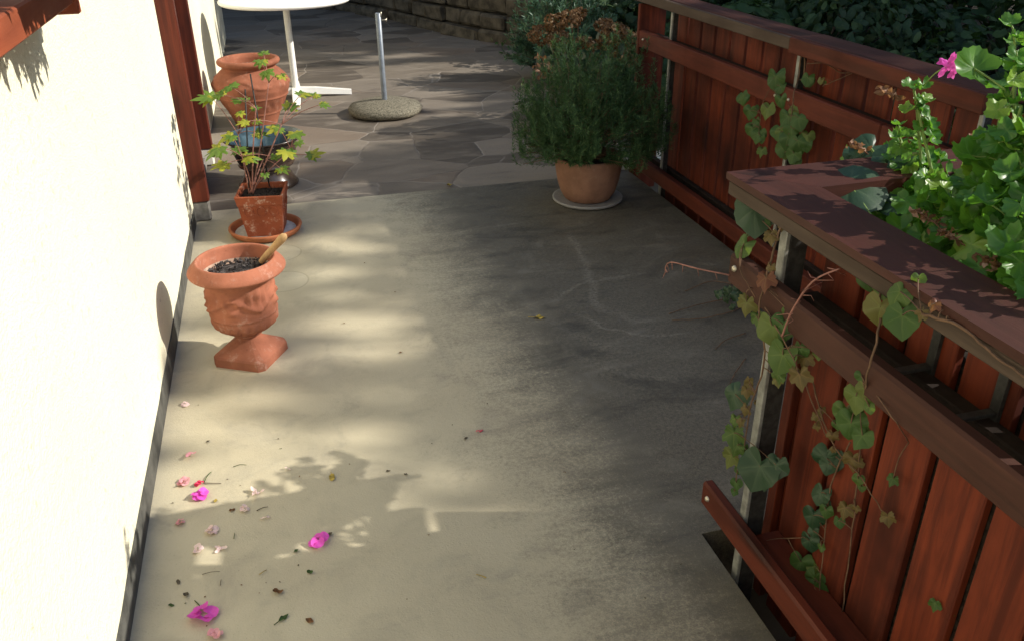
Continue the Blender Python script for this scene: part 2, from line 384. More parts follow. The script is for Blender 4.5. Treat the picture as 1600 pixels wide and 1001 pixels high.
# leaf outlines: angle from the tip -> radius
def wrap(t): return abs((t+math.pi) % (2*math.pi)-math.pi)
def notch(t, w=.35, d=.7): return 1-d*math.exp(-((math.pi-wrap(t))/w)**2)
def o_heart(t):
    a = wrap(t); return (.78+.24*math.exp(-(a/.32)**2)+.05*math.exp(-((a-1.2)/.35)**2)+.022*math.cos(13*t))*notch(t, .4, .72)
def o_ivy(t):
    a = wrap(t); return (.60+.42*math.exp(-(a/.28)**2)+.26*math.exp(-((a-1.0)/.3)**2)+.05*math.cos(15*t))*notch(t, .4, .7)
def o_ger(t):
    return (.74+.20*math.sqrt(abs(math.cos(2.5*t)))+.05*math.cos(20*t))*notch(t, .28, .75)
def o_round(t):
    return (.92+.03*math.cos(9*t))*notch(t, .3, .7)
def o_lobe(t):
    a = wrap(t); return (.36+.64*max(math.exp(-(a/.30)**2), .82*math.exp(-((a-.80)/.27)**2), .5*math.exp(-((a-1.6)/.3)**2))+.025*math.cos(17*a))*notch(t, .4, .5)
def o_oval(t):
    a = wrap(t); return 1./math.sqrt(math.cos(a)**2+(math.sin(a)/.45)**2)

def rnd_dir(up_=0.):
    while True:
        v = Vector((U(-1, 1), U(-1, 1), U(-1, 1)))
        if .05 < v.length < 1: v.normalize(); v.z += up_; return v.normalized()
def smooth_path(pts, sub=5, jit=0.):
    P = [Vector(p) for p in pts]; out = []
    for i in range(len(P)-1):
        a, b, c, d = P[max(i-1, 0)], P[i], P[i+1], P[min(i+2, len(P)-1)]
        for k in range(sub):
            t = k/sub
            out.append(.5*((2*b)+(c-a)*t+(2*a-5*b+4*c-d)*t*t+(3*b-a-3*c+d)*t**3)+Vector((U(-jit, jit), U(-jit, jit), U(-jit, jit))))
    out.append(P[-1]); return out

# ------------------------------------------------------------------ the setting
def wx(y): return -.50+.010*(y-1.64)
g = MB(); NX, NY = 60, 60
def gz(x, y):
    if -3 < x < 2.3 and y < 12.8: base = -.30
    else: base = -.06
    if x > 2.3 and y < 5.2: base = -.9+max(0., min(1., (y-4.2)/1.))*.84
    if .98 < x <= 2.3 and y < 1.75: base = -.55
    if x > 9: base -= min(1.5, (x-9)*.1)
    return base
vs = []; xs = [-60+4*i for i in range(14)]+[-4+.25*i for i in range(61)]+[12+5*i for i in range(12)]
ys = [-60+5*i for i in range(12)]+[-2+.25*i for i in range(65)]+[15+5*i for i in range(12)]
for x in xs:
    for y in ys: vs.append((x, y, gz(x, y)+.02*math.sin(3.1*x+1.7*y)*(1 if x > 2.2 or y > 12 else 0)))
fs = [(i*len(ys)+j, (i+1)*len(ys)+j, (i+1)*len(ys)+j+1, i*len(ys)+j+1) for i in range(len(xs)-1) for j in range(len(ys)-1)]
g.add(vs, fs, True); structure(g, "garden_ground", M['ground'])

def prism(pts, z0, z1):
    mb = MB(); n = len(pts)
    mb.add([(x, y, z0) for x, y in pts]+[(x, y, z1) for x, y in pts],
           [tuple(range(n, 2*n)), tuple(range(n-1, -1, -1))]+[(i, (i+1) % n, n+(i+1) % n, n+i) for i in range(n)])
    return mb
def fl(x): return 4.625-.012*x            # joint between concrete and flagstones
structure(prism([(-.60, -2.5), (.966, -2.5), (.966, 1.60), (2.0, 1.62), (2.0, fl(2.0)), (-.60, fl(-.6))], -.26, 0), "terrace", M['concrete'])
structure(prism([(-.60, fl(-.6)+.006), (2.0, fl(2)+.006), (2.35, fl(2.35)+.006), (2.75, 8.2), (1.9, 10.2), (1.2, 12.6), (-2.2, 13.2), (-2.2, 10.5), (-.60, 10.5)], -.2, -.004), "patio", M['flag'])
structure(MB().box(1.88, 2.28, 4.66, 4.78, -.05, .055, .006), "kerb", M['plinthw'])

# house
h = thing("house", (-.5, 3, 0), "cream stucco house wall with dark grey base strip along the concrete path", "house")
m = MB(); Hh = 3.4
def wall_seg(y0, y1, z0, z1):
    x0, x1 = wx(y0), wx(y1)
    m.add([(-2.2, y0, z0), (x0, y0, z0), (x1, y1, z0), (-2.2, y1, z0), (-2.2, y0, z1), (x0, y0, z1), (x1, y1, z1), (-2.2, y1, z1)],
          [(0, 1, 2, 3), (7, 6, 5, 4), (0, 4, 5, 1), (1, 5, 6, 2), (2, 6, 7, 3), (3, 7, 4, 0)])
wall_seg(-2.4, .55, 0, Hh); wall_seg(.55, 2.18, 0, 1.345); wall_seg(.55, 2.18, 2.45, Hh); wall_seg(2.18, 4.54, 0, Hh); wall_seg(4.54, 5.5, 2.1, Hh); wall_seg(5.5, 10.35, 0, Hh)
m.build("wall", M['stucco'], h)
m = MB()
n = 60; top = []; 
vs = []
for i in range(n+1):
    y = -2.4+(4.54+2.4)*i/n; x = wx(y)+.004
    vs += [(x-.02, y, .0), (x, y, .0), (x, y, .082+U(-.005, .005)), (x-.02, y, .084)]
fs = []
for i in range(n):
    for k in range(3): fs.append((4*i+k, 4*i+k+1, 4*i+5+k, 4*i+4+k))
m.add(vs, fs); m.build("skirting", M['skirt'], h)
# doorway
d = thing("door", (-.5, 5, 0), "red brown timber doorway frame standing proud of the cream wall", "door")
for (y0, z0, pm, nm) in ((4.475, .105, 'plinthg', 'plinth'), (5.475, .105, 'plinthw', 'plinth')):
    MB().box(wx(y0)-.05, -.388-(.012 if y0 > 5 else 0), y0, y0+.065, z0, 2.14, .005).build("jamb", M['jamb'], d)
    MB().box(wx(y0)-.05, -.392-(.012 if y0 > 5 else 0), y0+.004, y0+.064, 0, z0-.001, .008).build("plinth", M[pm], d)
MB().box(-.55, -.392, 4.542, 5.473, 2.06, 2.139, .004).build("lintel", M['jamb'], d)
dl = MB().box(-.70, -.66, 4.545, 5.495, .06, 2.055, .004).build("door_leaf", M['jamb'], d)
MB().box(-.662, -.655, 4.68, 5.36, .5, 1.95, .001).build("glass_pane", M['glass'], dl)
MB().box(-.75, -.45, 4.545, 5.47, 0.001, .055, .006).build("threshold", M['plinthg'], d)
# window at upper left
w = thing("window", (-.45, 1.4, 1.34), "house window with jutting red brown wooden sill at top left", "window")
MB().box(-.52, -.402, .50, 2.215, 1.347, 1.404, .004).build("sill", M['sill'], w)
MB().box(-.50, -.394, 2.216, 2.245, 1.325, 1.408, .003).build("sill_end", M['sill'], w)
m = MB().box(-.56, -.497, .551, .63, 1.405, 2.449, .003); m.box(-.56, -.497, 2.10, 2.179, 1.405, 2.449, .003); m.box(-.559, -.498, .631, 2.099, 1.405, 1.48, .003); m.box(-.559, -.498, .631, 2.099, 2.37, 2.449, .003)
wf = m.build("frame", M['plinthw'], w)
MB().box(-.545, -.535, .625, 2.105, 1.47, 2.38, .001).build("pane", M['glass'], wf)

# hanging basket above the window sill: only its shadow falls into the picture
hb = thing("hanging_basket", (-.12, 1.86, 1.62), "trailing plant in a hanging basket on the house wall", "hanging basket")
MB().lathe([(.02, 0), (.07, .02), (.12, .09), (.14, .15), (.13, .15), (.10, .08), (.01, .05)], 24, (-.12, 1.86, 1.60)).build("bowl", M['glaze_out'], hb)
m = MB().tube([(-.47, 1.86, 2.2), (-.12, 1.86, 2.24)], .008); m.tube([(-.12, 1.86, 2.24), (-.12, 1.86, 1.76)], .003); m.build("bracket", M['iron'], hb)
m = MB()
for k in range(170):
    a = U(0, 6.28); r0 = U(.02, .15); x0 = -.13+.07*math.cos(a)*r0/.15; y0 = U(1.55, 2.16); zb = 1.43+.32*abs(y0-2.02)**.8+U(0, .10)
    p = Vector((x0, y0*.6+1.86*.4, 1.76)); q = Vector((x0+U(-.02, .03), y0, zb))
    P = smooth_path([p, Vector((x0, y0*.85+1.86*.15, 1.70)), q.lerp(p, .3), q], 4); m.tube(P, .002, 4, .001)
    for i in range(3, len(P)):
        for _ in range(3): m.leaf(P[i], rnd_dir(), Vector((U(-.5, .5), U(-.6, .6), -1.4)), U(.018, .032), lambda th: 1./math.sqrt(math.cos(th)**2+(math.sin(th)/.3)**2), .1, .03, 8)
m.build("foliage", M['treeleaf'], hb)

# dry stone retaining wall
rw = thing("retaining_wall", (1.0, 11.5, 0), "low dry stone retaining wall in shade closing off the patio", "stone wall")
path = smooth_path([(-2.6, 13.2, 0), (-.2, 12.75, 0), (.85, 12.2, 0), (1.45, 11.1, 0), (2.0, 9.7, 0), (2.75, 8.55, 0), (3.8, 7.6, 0)], 12)
cum = [0]
for a, b in zip(path, path[1:]): cum.append(cum[-1]+(b-a).length)
def along(s_):
    s_ = max(0, min(cum[-1]-1e-4, s_)); k = max(i for i in range(len(cum)-1) if cum[i] <= s_); t = (s_-cum[k])/(cum[k+1]-cum[k])
    d = (path[k+1]-path[k]).normalized(); return path[k].lerp(path[k+1], t), d
m = MB(); z = -.03
for row in range(6):
    hgt = U(.14, .20); s_ = U(-.3, 0)
    while s_ < cum[-1]-.1:
        L = U(.28, .75); c, dd = along(s_+L/2); nn = Vector((dd.y, -dd.x, 0)) * -1
        q = MB().box(-L/2+.008, L/2-.008, -.14, .14, .006, hgt*U(.9, 1.)-.004, .022); off = U(-.03, .03)-.03*row
        rot = U(-.03, .03)
        for i, p in enumerate(q.v):
            x, y, zz = p; x += U(-.012, .012); y += U(-.014, .014); zz += U(-.008, .008)+x*rot
            W = c+dd*x+nn*(y-off+.14)+Vector((0, 0, z+zz)); q.v[i] = tuple(W)
        m.add(q.v, q.f); s_ += L
    z += hgt
m.build("stonework", M['drystone'], rw)

# ------------------------------------------------------------------ fences
def board_panel(mb, x, y0, y1, z0, z1, pitch, w, skip=()):
    y = y0; k = 0
    while y < y1-.03:
        yb = min(y+w, y1)
        if k not in skip: mb.box(x+U(-.002, .002), x+.020, y, yb, z0+U(-.004, .004), z1, .003)
        y += pitch; k += 1
def bolt(mb, p, r=.007):
    mb.lathe([(0, .006), (r*.7, .005), (r, .0), (r, -.003)], 10, (0, 0, 0)); n = 40
    for i in range(len(mb.v)-n, len(mb.v)):
        x, y, z_ = mb.v[i]; mb.v[i] = (p[0]-z_, p[1]+x, p[2]+y)

ff = thing("wooden_fence", (2.05, 3.3, 0), "long red stained board fence behind the rosemary, dark capped and hung on steel posts", "fence")
FX = 2.0
MB().box(FX+.02, FX+.155, 3.102, 5.0, .975, 1.012, .006).build("cap_rail", M['cap'], ff)
MB().box(FX+.016, FX+.155, 2.05, 3.098, .975, 1.014, .006).build("cap_rail", M['cap'], ff)
MB().box(FX, FX+.0185, 3.101, 5.0, .962, 1.009, .003).build("fascia", M['fascia'], ff)['label'] = "weathered grey front edge of the cap"
MB().box(FX-.004, FX+.0145, 2.052, 3.096, .952, 1.012, .003).build("fascia", M['fascia_red'], ff)
fmid = MB().box(FX, FX+.034, 2.48, 4.60, .728, .818, .005).build("middle_rail", M['rail'], ff)
MB().box(FX, FX+.034, 1.95, 2.477, .728, .818, .005).build("middle_rail", M['rail'], ff)
fbot = MB().box(FX-.01, FX+.03, 1.9, 4.55, .052, .128, .005).build("bottom_rail", M['rail'], ff)
MB().box(FX+.075, FX+.105, 1.9, 4.55, .74, .80, .003).build("inner_rail", M['inner'], ff)
MB().box(FX+.075, FX+.105, 1.9, 4.55, .06, .12, .003).build("inner_rail", M['inner'], ff)
for y in (4.25, 3.07, 2.08):
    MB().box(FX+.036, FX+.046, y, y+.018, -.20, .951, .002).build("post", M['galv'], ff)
    MB().box(FX+.047, FX+.073, y+.001, y+.017, -.20, .974, .002).build("post", M['iron'], ff)['label'] = "side of the post, its shade put into a darker colour"  # dark material stands in for shade on the post's side face
m = MB(); board_panel(m, FX+.107, 2.0, 4.36, -.12, .955, .1475, .1265); m.build("board_panel", M['plank'], ff)
MB().box(FX-.005, FX+.155, 4.575, 4.60, -.1, .955, .004).build("end_board", M['plank'], ff)
for y, z_ in ((4.52, .775), (4.5, .09), (3.05, .775), (3.15, .77)):
    m = MB(); bolt(m, (FX-.001 if z_ > .5 else FX-.011, y, z_)); m.build("bolt", M['bolt'], fmid if z_ > .5 else fbot)

pb = thing("planter_box", (1.35, .9, 0), "red board planter railing with mitred brown cap beside the path, holding geraniums", "planter")
NXF = .955
MB().add([(.964, -2.4, .997), (1.102, -2.4, .997), (1.102, 1.514, .997), (.962, 1.670, .997), (.964, -2.4, .981), (1.102, -2.4, .962), (1.102, 1.514, .962), (.962, 1.670, .981)],
         [(0, 1, 2, 3), (7, 6, 5, 4), (0, 4, 5, 1), (1, 5, 6, 2), (2, 6, 7, 3), (3, 7, 4, 0)]).build("cap_board", M['cap'], pb)
MB().add([(.965, 1.672, .996), (1.104, 1.517, .996), (1.60, 1.517, .996), (1.72, 1.672, .996), (.965, 1.672, .980), (1.104, 1.517, .962), (1.60, 1.517, .962), (1.72, 1.672, .980)],
         [(3, 2, 1, 0), (4, 5, 6, 7), (0, 1, 5, 4), (1, 2, 6, 5), (2, 3, 7, 6), (3, 0, 4, 7)]).build("cap_board", M['cap_x'], pb)
MB().box(1.602, 1.72, -2.4, 1.512, .962, .996, .004).build("cap_board", M['cap'], pb)
m = MB().box(.967, .984, -2.4, 1.666, .945, .9795, .004); m.build("fascia", M['fascia'], pb)['label'] = "weathered pale front edge of the cap"
MB().box(.985, 1.72, 1.652, 1.668, .945, .9785, .003).build("fascia", M['fascia'], pb)
pmid = MB().box(NXF, NXF+.032, -2.4, 1.605, .754, .828, .006).build("middle_rail", M['rail_worn'], pb)
pbot = MB().box(NXF, NXF+.030, -2.4, 1.608, .106, .179, .006).build("bottom_rail", M['rail'], pb)
MB().box(1.045, 1.082, -2.4, 1.44, .74, .79, .003).build("inner_rail", M['inner'], pb)
MB().box(1.0, 1.082, -2.4, 1.435, .085, .126, .003).build("inner_rail", M['rail'], pb)
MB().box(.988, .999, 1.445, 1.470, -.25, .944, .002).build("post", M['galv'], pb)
MB().box(1.086, 1.106, 1.472, 1.506, -.14, .765, .002).build("end_board", M['plank'], pb)
MB().box(1.0, 1.044, 1.447, 1.468, -.25, .961, .002).build("post", M['iron'], pb)['label'] = "side of the post, its shade put into a darker colour"  # shaded side of the planter post, coloured dark instead of lit
m = MB(); board_panel(m, 1.085, 1.44-.1395*28+.0195, 1.44, -.14, .945, .1395, .1195); m.build("board_panel", M['plank'], pb)
m = MB(); x = 1.109
while x < 1.70: m.box(x, min(x+.126, 1.70), 1.47, 1.488, -.14, .70, .003); x += .1395
m.build("end_panel", M['plank'], pb)
MB().box(1.70, 1.718, -2.4, 1.488, -.14, .94, .003).build("back_panel", M['plank'], pb)
MB().box(1.108, 1.698, -2.38, 1.466, -.12, .82, .004).build("soil_bed", M['soil'], pb)
for y in (1.090, .935):
    m = MB().box(1.0745, 1.084, y-.016, y+.004, .70, .95, .001); m.box(.99, 1.074, y-.014, y+.002, .800, .808, .001); m.build("bracket", M['iron'], pb)
m = MB(); bolt(m, (NXF-.001, 1.575, .80), .008); m.build("bolt", M['bolt'], pmid)
m = MB(); bolt(m, (NXF-.001, 1.572, .145), .008); m.build("bolt", M['bolt'], pbot)

# ------------------------------------------------------------------ pots
# 1 pedestal urn
UC = Vector((-.205, 2.955, 0)); ur = thing("urn", UC, "terracotta pedestal urn with soil and a wooden tool handle, nearest the camera", "urn")
m = MB(); rings = [(.104, 0), (.104, .008), (.103, .030), (.098, .037), (.080, .052), (.062, .064), (.048, .074), (.040, .082), (.036, .092)]
n = 32; vs = []; a0 = R(-30)
for i, (r, z_) in enumerate(rings):
    sq = max(0., 1-max(0, i-3)/5.)
    for k in range(n):
        th = 2*math.pi*(k+.5)/n; rs = r/max(abs(math.cos(th)), abs(math.sin(th))); rs = min(rs, r*1.40); rr = rs*sq+r*(1-sq)
        vs.append((UC.x+rr*math.cos(th+a0), UC.y+rr*math.sin(th+a0), z_))
fs = [(i*n+k, i*n+(k+1) % n, (i+1)*n+(k+1) % n, (i+1)*n+k) for i in range(len(rings)-1) for k in range(n)]+[tuple(range(n-1, -1, -1))]
m.add(vs, fs, False); m.build("pedestal", M['terra'], ur)
def urn_d(th, z_, t):
    d_ = 0
    if .118 < z_ < .178 and t < .7: d_ += .009*abs(math.sin(11*th))*math.sin((z_-.118)/.06*math.pi)-.001
    if t < .7:
        zc = .245-.022*math.cos(4*(th-.5)); d_ += .013*math.exp(-((z_-zc)/.010)**2)*(.8+.2*math.sin(30*th))
        for a in (.5+k*math.pi/2 for k in range(4)):
            dt = wrap(th-a); d_ += .016*math.exp(-(dt/.12)**2-((z_-.278)/.018)**2)+.011*math.exp(-(dt/.07)**2-((z_-.235)/.03)**2)+.012*math.exp(-((dt-.22)/.06)**2-((z_-.262)/.03)**2)
        for a in (.5+math.pi/4+k*math.pi/2 for k in range(4)):
            dt = wrap(th-a); d_ += .015*math.exp(-(dt/.17)**2-((z_-.226)/.014)**2)+.010*math.exp(-((dt-.18)/.07)**2-((z_-.250)/.010)**2)
        d_ += .003*math.exp(-((z_-.186)/.004)**2)
        if z_ > .338 and z_ < .37: d_ += .0045*(abs(math.sin(14*th))-.5)*math.exp(-((z_-.354)/.008)**2)
    return d_
m = MB(); m.lathe([(.034, .088), (.040, .092), (.054, .097), (.056, .106), (.048, .112), (.050, .116), (.085, .122), (.108, .145), (.118, .172), (.120, .200), (.116, .235), (.115, .27), (.119, .30), (.130, .318), (.150, .328), (.167, .334), (.171, .341), (.166, .351), (.152, .366), (.141, .377), (.134, .380), (.129, .374), (.128, .355), (.124, .33)], 96, (UC.x, UC.y, 0), 130, urn_d)
m.build("bowl", M['terra'], ur)
MB().lathe([(.1305, .356), (.1245, .330), (.115, .29), (.105, .26), (.02, .25)], 48, UC).build("inside", M['limein'], ur)
m = MB(); m.lathe([(.109, .318), (.08, .326), (.04, .332), (0.0005, .333)], 40, (UC.x+.008, UC.y+.003, 0))
for k in range(230):
    a = U(0, 6.28); r = .105*math.sqrt(U(0, 1)); s_ = U(.004, .013); c = Vector((UC.x+.008+r*math.cos(a), UC.y+r*math.sin(a), .326+U(0, .012)))
    vs = [c+rnd_dir()*s_*U(.6, 1.2) for _ in range(6)]; m.add(vs, [(0, 1, 2), (0, 2, 3), (0, 3, 4), (1, 2, 5), (2, 3, 5), (3, 4, 5), (4, 0, 5), (0, 1, 5)])
m.build("soil", M['ash'], ur)
ur.scale = (1, 1, 1.055)
hb0 = aty(408, 409, 2.965); hb1 = aty(446, 367, 2.90)
tl = thing("tool_handle", hb0, "worn pale wooden tool handle stuck in the soil of the nearest urn", "tool")
pts = [hb0.lerp(hb1, t) for t in (0, .12, .3, .5, .7, .85, .95, 1)]; rr = (.010, .0115, .0125, .012, .0135, .015, .013, .006)
m = MB(); ax = (hb1-hb0).normalized(); a = ax.orthogonal().normalized(); b = ax.cross(a); vs = []
for p, r in zip(pts, rr):
    for k in range(12): th = k/12*6.283; vs.append(p+(a*math.cos(th)+b*math.sin(th))*r)
m.add(vs, [(i*12+k, i*12+(k+1) % 12, (i+1)*12+(k+1) % 12, (i+1)*12+k) for i in range(7) for k in range(12)]+[tuple(7*12+k for k in range(12))], True)
m.build("grip", M['handle'], tl)
MB().tube([hb0+ax*.012, hb0-ax*.05], .009, 10).build("ferrule", M['iron'], tl)

# 2 square pot with saucer and lobed plant
SQ = Vector((-.115, 4.22, 0))
sc_ = thing("saucer", SQ, "round terracotta saucer under the square pot", "saucer")
SCc = (SQ.x-.008, SQ.y+.01, 0)
MB().lathe([(.001, .001), (.150, .001), (.168, .012), (.180, .034), (.178, .040), (.166, .040), (.160, .030), (.150, .014)], 64, SCc).build("dish", M['saucer'], sc_)
MB().lathe([(.001, .0125), (.1505, .0135)], 48, SCc).build("lime_bed", M['crust'], sc_)
sp = thing("square_pot", SQ+Vector((0, 0, .014)), "square terracotta pot with pale lime crust holding a lobed green plant", "pot")
def sq_ring(hw, z_, n=8, rr=.006, rot=R(-9)):
    out = []
    for k in range(4):
        a = k*math.pi/2
        for i in range(n):
            u = -1+2*i/n; x, y = hw, u*hw
            out.append((SQ.x+x*math.cos(a+rot)-y*math.sin(a+rot), SQ.y+x*math.sin(a+rot)+y*math.cos(a+rot), z_))
    return out
def sq_loft(mb, rings, dispf=None):
    vs = []
    for hw, z_ in rings: vs += sq_ring(hw, z_)
    mb.add(vs, [(i*32+k, i*32+(k+1) % 32, (i+1)*32+(k+1) % 32, (i+1)*32+k) for i in range(len(rings)-1) for k in range(32)])
m = MB(); sq_loft(m, [(.082, .0145), (.084, .016), (.098, .12), (.104, .178), (.1075, .182), (.112, .218), (.114, .224), (.1135, .228), (.103, .228), (.101, .222), (.097, .16)])
m.build("body", M['terrasq'], sp)
m = MB()
for f_ in range(4):
    a = f_*math.pi/2+R(-9)
    for k in range(3):
        u = (-.058, 0, .058)[k]
        pts = []
        for i in range(17):
            th = 2*math.pi*i/16; y = u+.022*math.cos(th); z_ = .148-.026*math.sin(th); x = .086+.022*(z_-.02)/.2*1.05+.0015
            pts.append((SQ.x+x*math.cos(a)-y*math.sin(a), SQ.y+x*math.sin(a)+y*math.cos(a), z_))
        m.tube(pts, .0028, 5)
m.build("relief", M['terrasq'], sp)
m = MB(); vs = sq_ring(.1, .200)+[(SQ.x, SQ.y, .204)]; m.add(vs, [(k, (k+1) % 32, 32) for k in range(32)])
for k in range(160):
    c = Vector((SQ.x+U(-.085, .085), SQ.y+U(-.085, .085), .203+U(0, .006))); s_ = U(.003, .009); vs = [c+rnd_dir()*s_ for _ in range(4)]; m.add(vs, [(0, 1, 2), (0, 2, 3), (0, 1, 3), (1, 2, 3)])
m.build("soil", M['soil'], sp)
st = thing("plant_stake", SQ+Vector((-.05, 0, .2)), "thin black stake at the left in the square pot", "stake", None)
MB().tube([aty(389, 294, 4.20), aty(383, 140, 4.23)], .0035, 6).build("rod", M['black'], st)
st = thing("plant_stake", SQ+Vector((.05, 0, .2)), "taller thin black leaning stake at the right in the square pot", "stake", None)
MB().tube([aty(421, 292, 4.22), aty(391, 116, 4.24)], .0035, 6).build("rod", M['black'], st)
ap = thing("potted_plant", SQ+Vector((0, 0, .205)), "young plant with lobed yellow green leaves growing from the square pot", "plant")
roots = [aty(395, 303, 4.19), aty(390, 303, 4.22)]
LF = [(330, 152, 26), (362, 137, 20), (412, 84, 13), (408, 95, 15), (416, 112, 17), (438, 118, 12), (470, 148, 20), (452, 168, 20), (490, 150, 13), (503, 163, 13), (345, 148, 18), (378, 157, 20), (374, 176, 12), (400, 208, 20), (362, 212, 20), (384, 190, 14), (435, 200, 20), (460, 208, 20), (342, 232, 26), (375, 235, 20), (352, 256, 22), (384, 246, 22), (448, 236, 22), (484, 242, 22), (438, 263, 17), (425, 245, 12), (414, 272, 10), (466, 222, 12), (398, 190, 12), (395, 170, 12)]
hubs = [(400, 170), (372, 210), (440, 195), (410, 250), (378, 245), (455, 235), (420, 130)]
ms = MB(); ml = MB(); hp = []
for i, (x, y) in enumerate(hubs):
    p = aty(x, y, 4.2+U(-.1, .1)); hp.append(p); r0 = roots[i % 2]
    ms.tube(smooth_path([r0, r0.lerp(p, .45)+Vector((U(-.015, .015), U(-.02, .02), .02)), p], 5), .0042, 6, .0025)
for x, y, r in LF:
    p = aty(x, y, 4.2+U(-.13, .13)); q = min(hp, key=lambda k: (k-p).length+(0.2 if k.z > p.z+.02 else 0))
    ms.tube(smooth_path([q, q.lerp(p, .5)+Vector((0, 0, .012)), p], 3), .0022, 5, .0014)
    out = (p-q); out.z = 0
    if out.length < .01: out = rnd_dir()
    out.normalize(); sz = r/F*4.4*1.02
    for da in (-1.0, 0, 1.0):
        dd = Matrix.Rotation(da+U(-.15, .15), 3, 'Z') @ out
        ml.leaf(p+dd*sz*.12, Vector((U(-.35, .35)-.1, U(-.6, -.1), 1)), dd+Vector((0, 0, U(-.35, 0))), sz*(.98 if da == 0 else .70), o_lobe, .22, .05, 28)
ms.build("stem", M['stem_red'], ap); ml.build("foliage", M['aralia'], ap)

# 3 glazed bowl on a stand
BC = Vector((-.088, 5.02, 0)); gb = thing("glazed_pot", BC, "dark brown glazed pot with blue inside on a flared foot, second in the row behind", "pot")
MB().lathe([(.168, .0), (.170, .008), (.160, .02), (.130, .07), (.122, .10), (.126, .112), (.155, .118), (.160, .128), (.150, .132), (.160, .15), (.178, .20), (.182, .235), (.176, .25), (.212, .268), (.226, .278), (.222, .283)], 64, BC).build("body", M['glaze_out'], gb)
MB().lathe([(.2225, .2832), (.205, .272), (.165, .245), (.14, .20), (.09, .165), (.002, .16)], 64, BC).build("inside", M['glaze_in'], gb)
MB().tube([aty(416, 250, 4.83), aty(418, 236, 4.80), aty(428, 232, 4.79)], .004, 6).build("lug", M['glaze_out'], gb)

# 4 large amphora pot
PC = Vector((-.135, 6.42, 0)); bp = thing("amphora_pot", PC, "big bulging terracotta pot with swag relief against the cream wall", "pot")
def amp_d(th, z_, t):
    d_ = 0
    if t < .75:
        zc = .325-.030*math.cos(5*th); d_ += .011*math.exp(-((z_-zc)/.011)**2)*(.6+.4*math.sin(50*th))
        d_ += .006*math.exp(-((z_-.215)/.006)**2)+.004*math.exp(-((z_-.10)/.006)**2)
        for k in range(5):
            dt = wrap(th-(k+.5)*2*math.pi/5); d_ += .014*math.exp(-(dt/.09)**2-((z_-.30)/.03)**2)
        if .12 < z_ < .21: d_ += .004*math.sin(20*th+40*z_)*math.exp(-((z_-.165)/.03)**2)*(1 if math.sin(2.5*th) > 0 else .2)
    return d_
MB().lathe([(.13, 0), (.142, .004), (.150, .03), (.185, .11), (.235, .20), (.258, .26), (.262, .30), (.245, .345), (.205, .385), (.180, .402), (.178, .412), (.200, .425), (.214, .437), (.216, .452), (.208, .463), (.190, .468), (.178, .462), (.168, .44), (.165, .40)], 96, PC, 110, amp_d).build("body", M['terra2'], bp)
MB().lathe([(.1655, .405), (.165, .38), (.19, .33), (.15, .30), (.002, .30)], 40, PC).build("inside", M['limein'], bp)

# 5 rosemary
RC = Vector((1.590, 4.215, 0))
dsh = thing("dish", RC, "flat grey round dish under the rosemary pot", "dish")
MB().lathe([(.001, .001), (.176, .001), (.190, .010), (.192, .020), (.186, .022), (.172, .015), (.001, .0145)], 64, RC).build("plate", M['greydish'], dsh)
rp = thing("flower_pot", RC+Vector((0, 0, .0155)), "rounded pale terracotta pot holding the rosemary bush", "pot")
MB().lathe([(.001, .0158), (.120, .016), (.128, .022), (.150, .06), (.168, .12), (.178, .18), (.182, .225), (.182, .25), (.170, .252), (.165, .24), (.160, .20), (.001, .2)], 64, RC).build("body", M['terrap'], rp)
MB().lathe([(.1635, .235), (.08, .24), (.001, .242)], 32, RC).build("soil", M['soil'], rp)
rb = thing("rosemary", RC+Vector((0, 0, .24)), "bushy dark green rosemary spreading over its terracotta pot", "shrub")
ms, ml = MB(), MB(); c0 = RC+Vector((0, 0, .24))
def needles(ml, P, n0, L, w, upw=.5):
    for i in range(len(P)-1):
        d_ = (P[i+1]-P[i]).normalized()
        for _ in range(n0):
            t = U(0, 1); p = P[i].lerp(P[i+1], t); rd = rnd_dir(); rd = (rd-d_*rd.dot(d_)).normalized(); ml.blade(p, rd+d_*U(.3, 1.1)*upw*2, L*U(.6, 1.1), w, d_)
for k in range(620):
    a = U(0, 6.283); el = math.asin(U(-.12, .97)); rad = Vector((.385*math.cos(a)*math.cos(el), .36*math.sin(a)*math.cos(el), (.49 if el > .3 else .50)*math.sin(el)+.035))
    tip = c0+rad*U(.70, 1.12)+Vector((.02, 0, U(-.01, .05)))
    if tip.x > 1.98: tip.x = 1.98-U(0, .12)
    hd = math.hypot(tip.x-RC.x, tip.y-RC.y)
    if tip.z < .30-max(0, hd-.2)*.3: tip.z = .30-max(0, hd-.2)*.3+U(0, .05)
    mid = c0+rad*.5+Vector((U(-.05, .05), U(-.05, .05), .03))
    P = smooth_path([c0+Vector((rad.x*.1, rad.y*.1, 0)), mid, tip, tip+Vector((rad.x*.05, rad.y*.05, U(.03, .11)))], 4)
    if k % 3 == 0: ms.tube(P[:8], .003, 4, .0015)
    needles(ml, P[4:], 12, .030, .0019)
ms.build("stem", M['stem_brown'], rb); ml.build("foliage", M['rosemary'], rb)

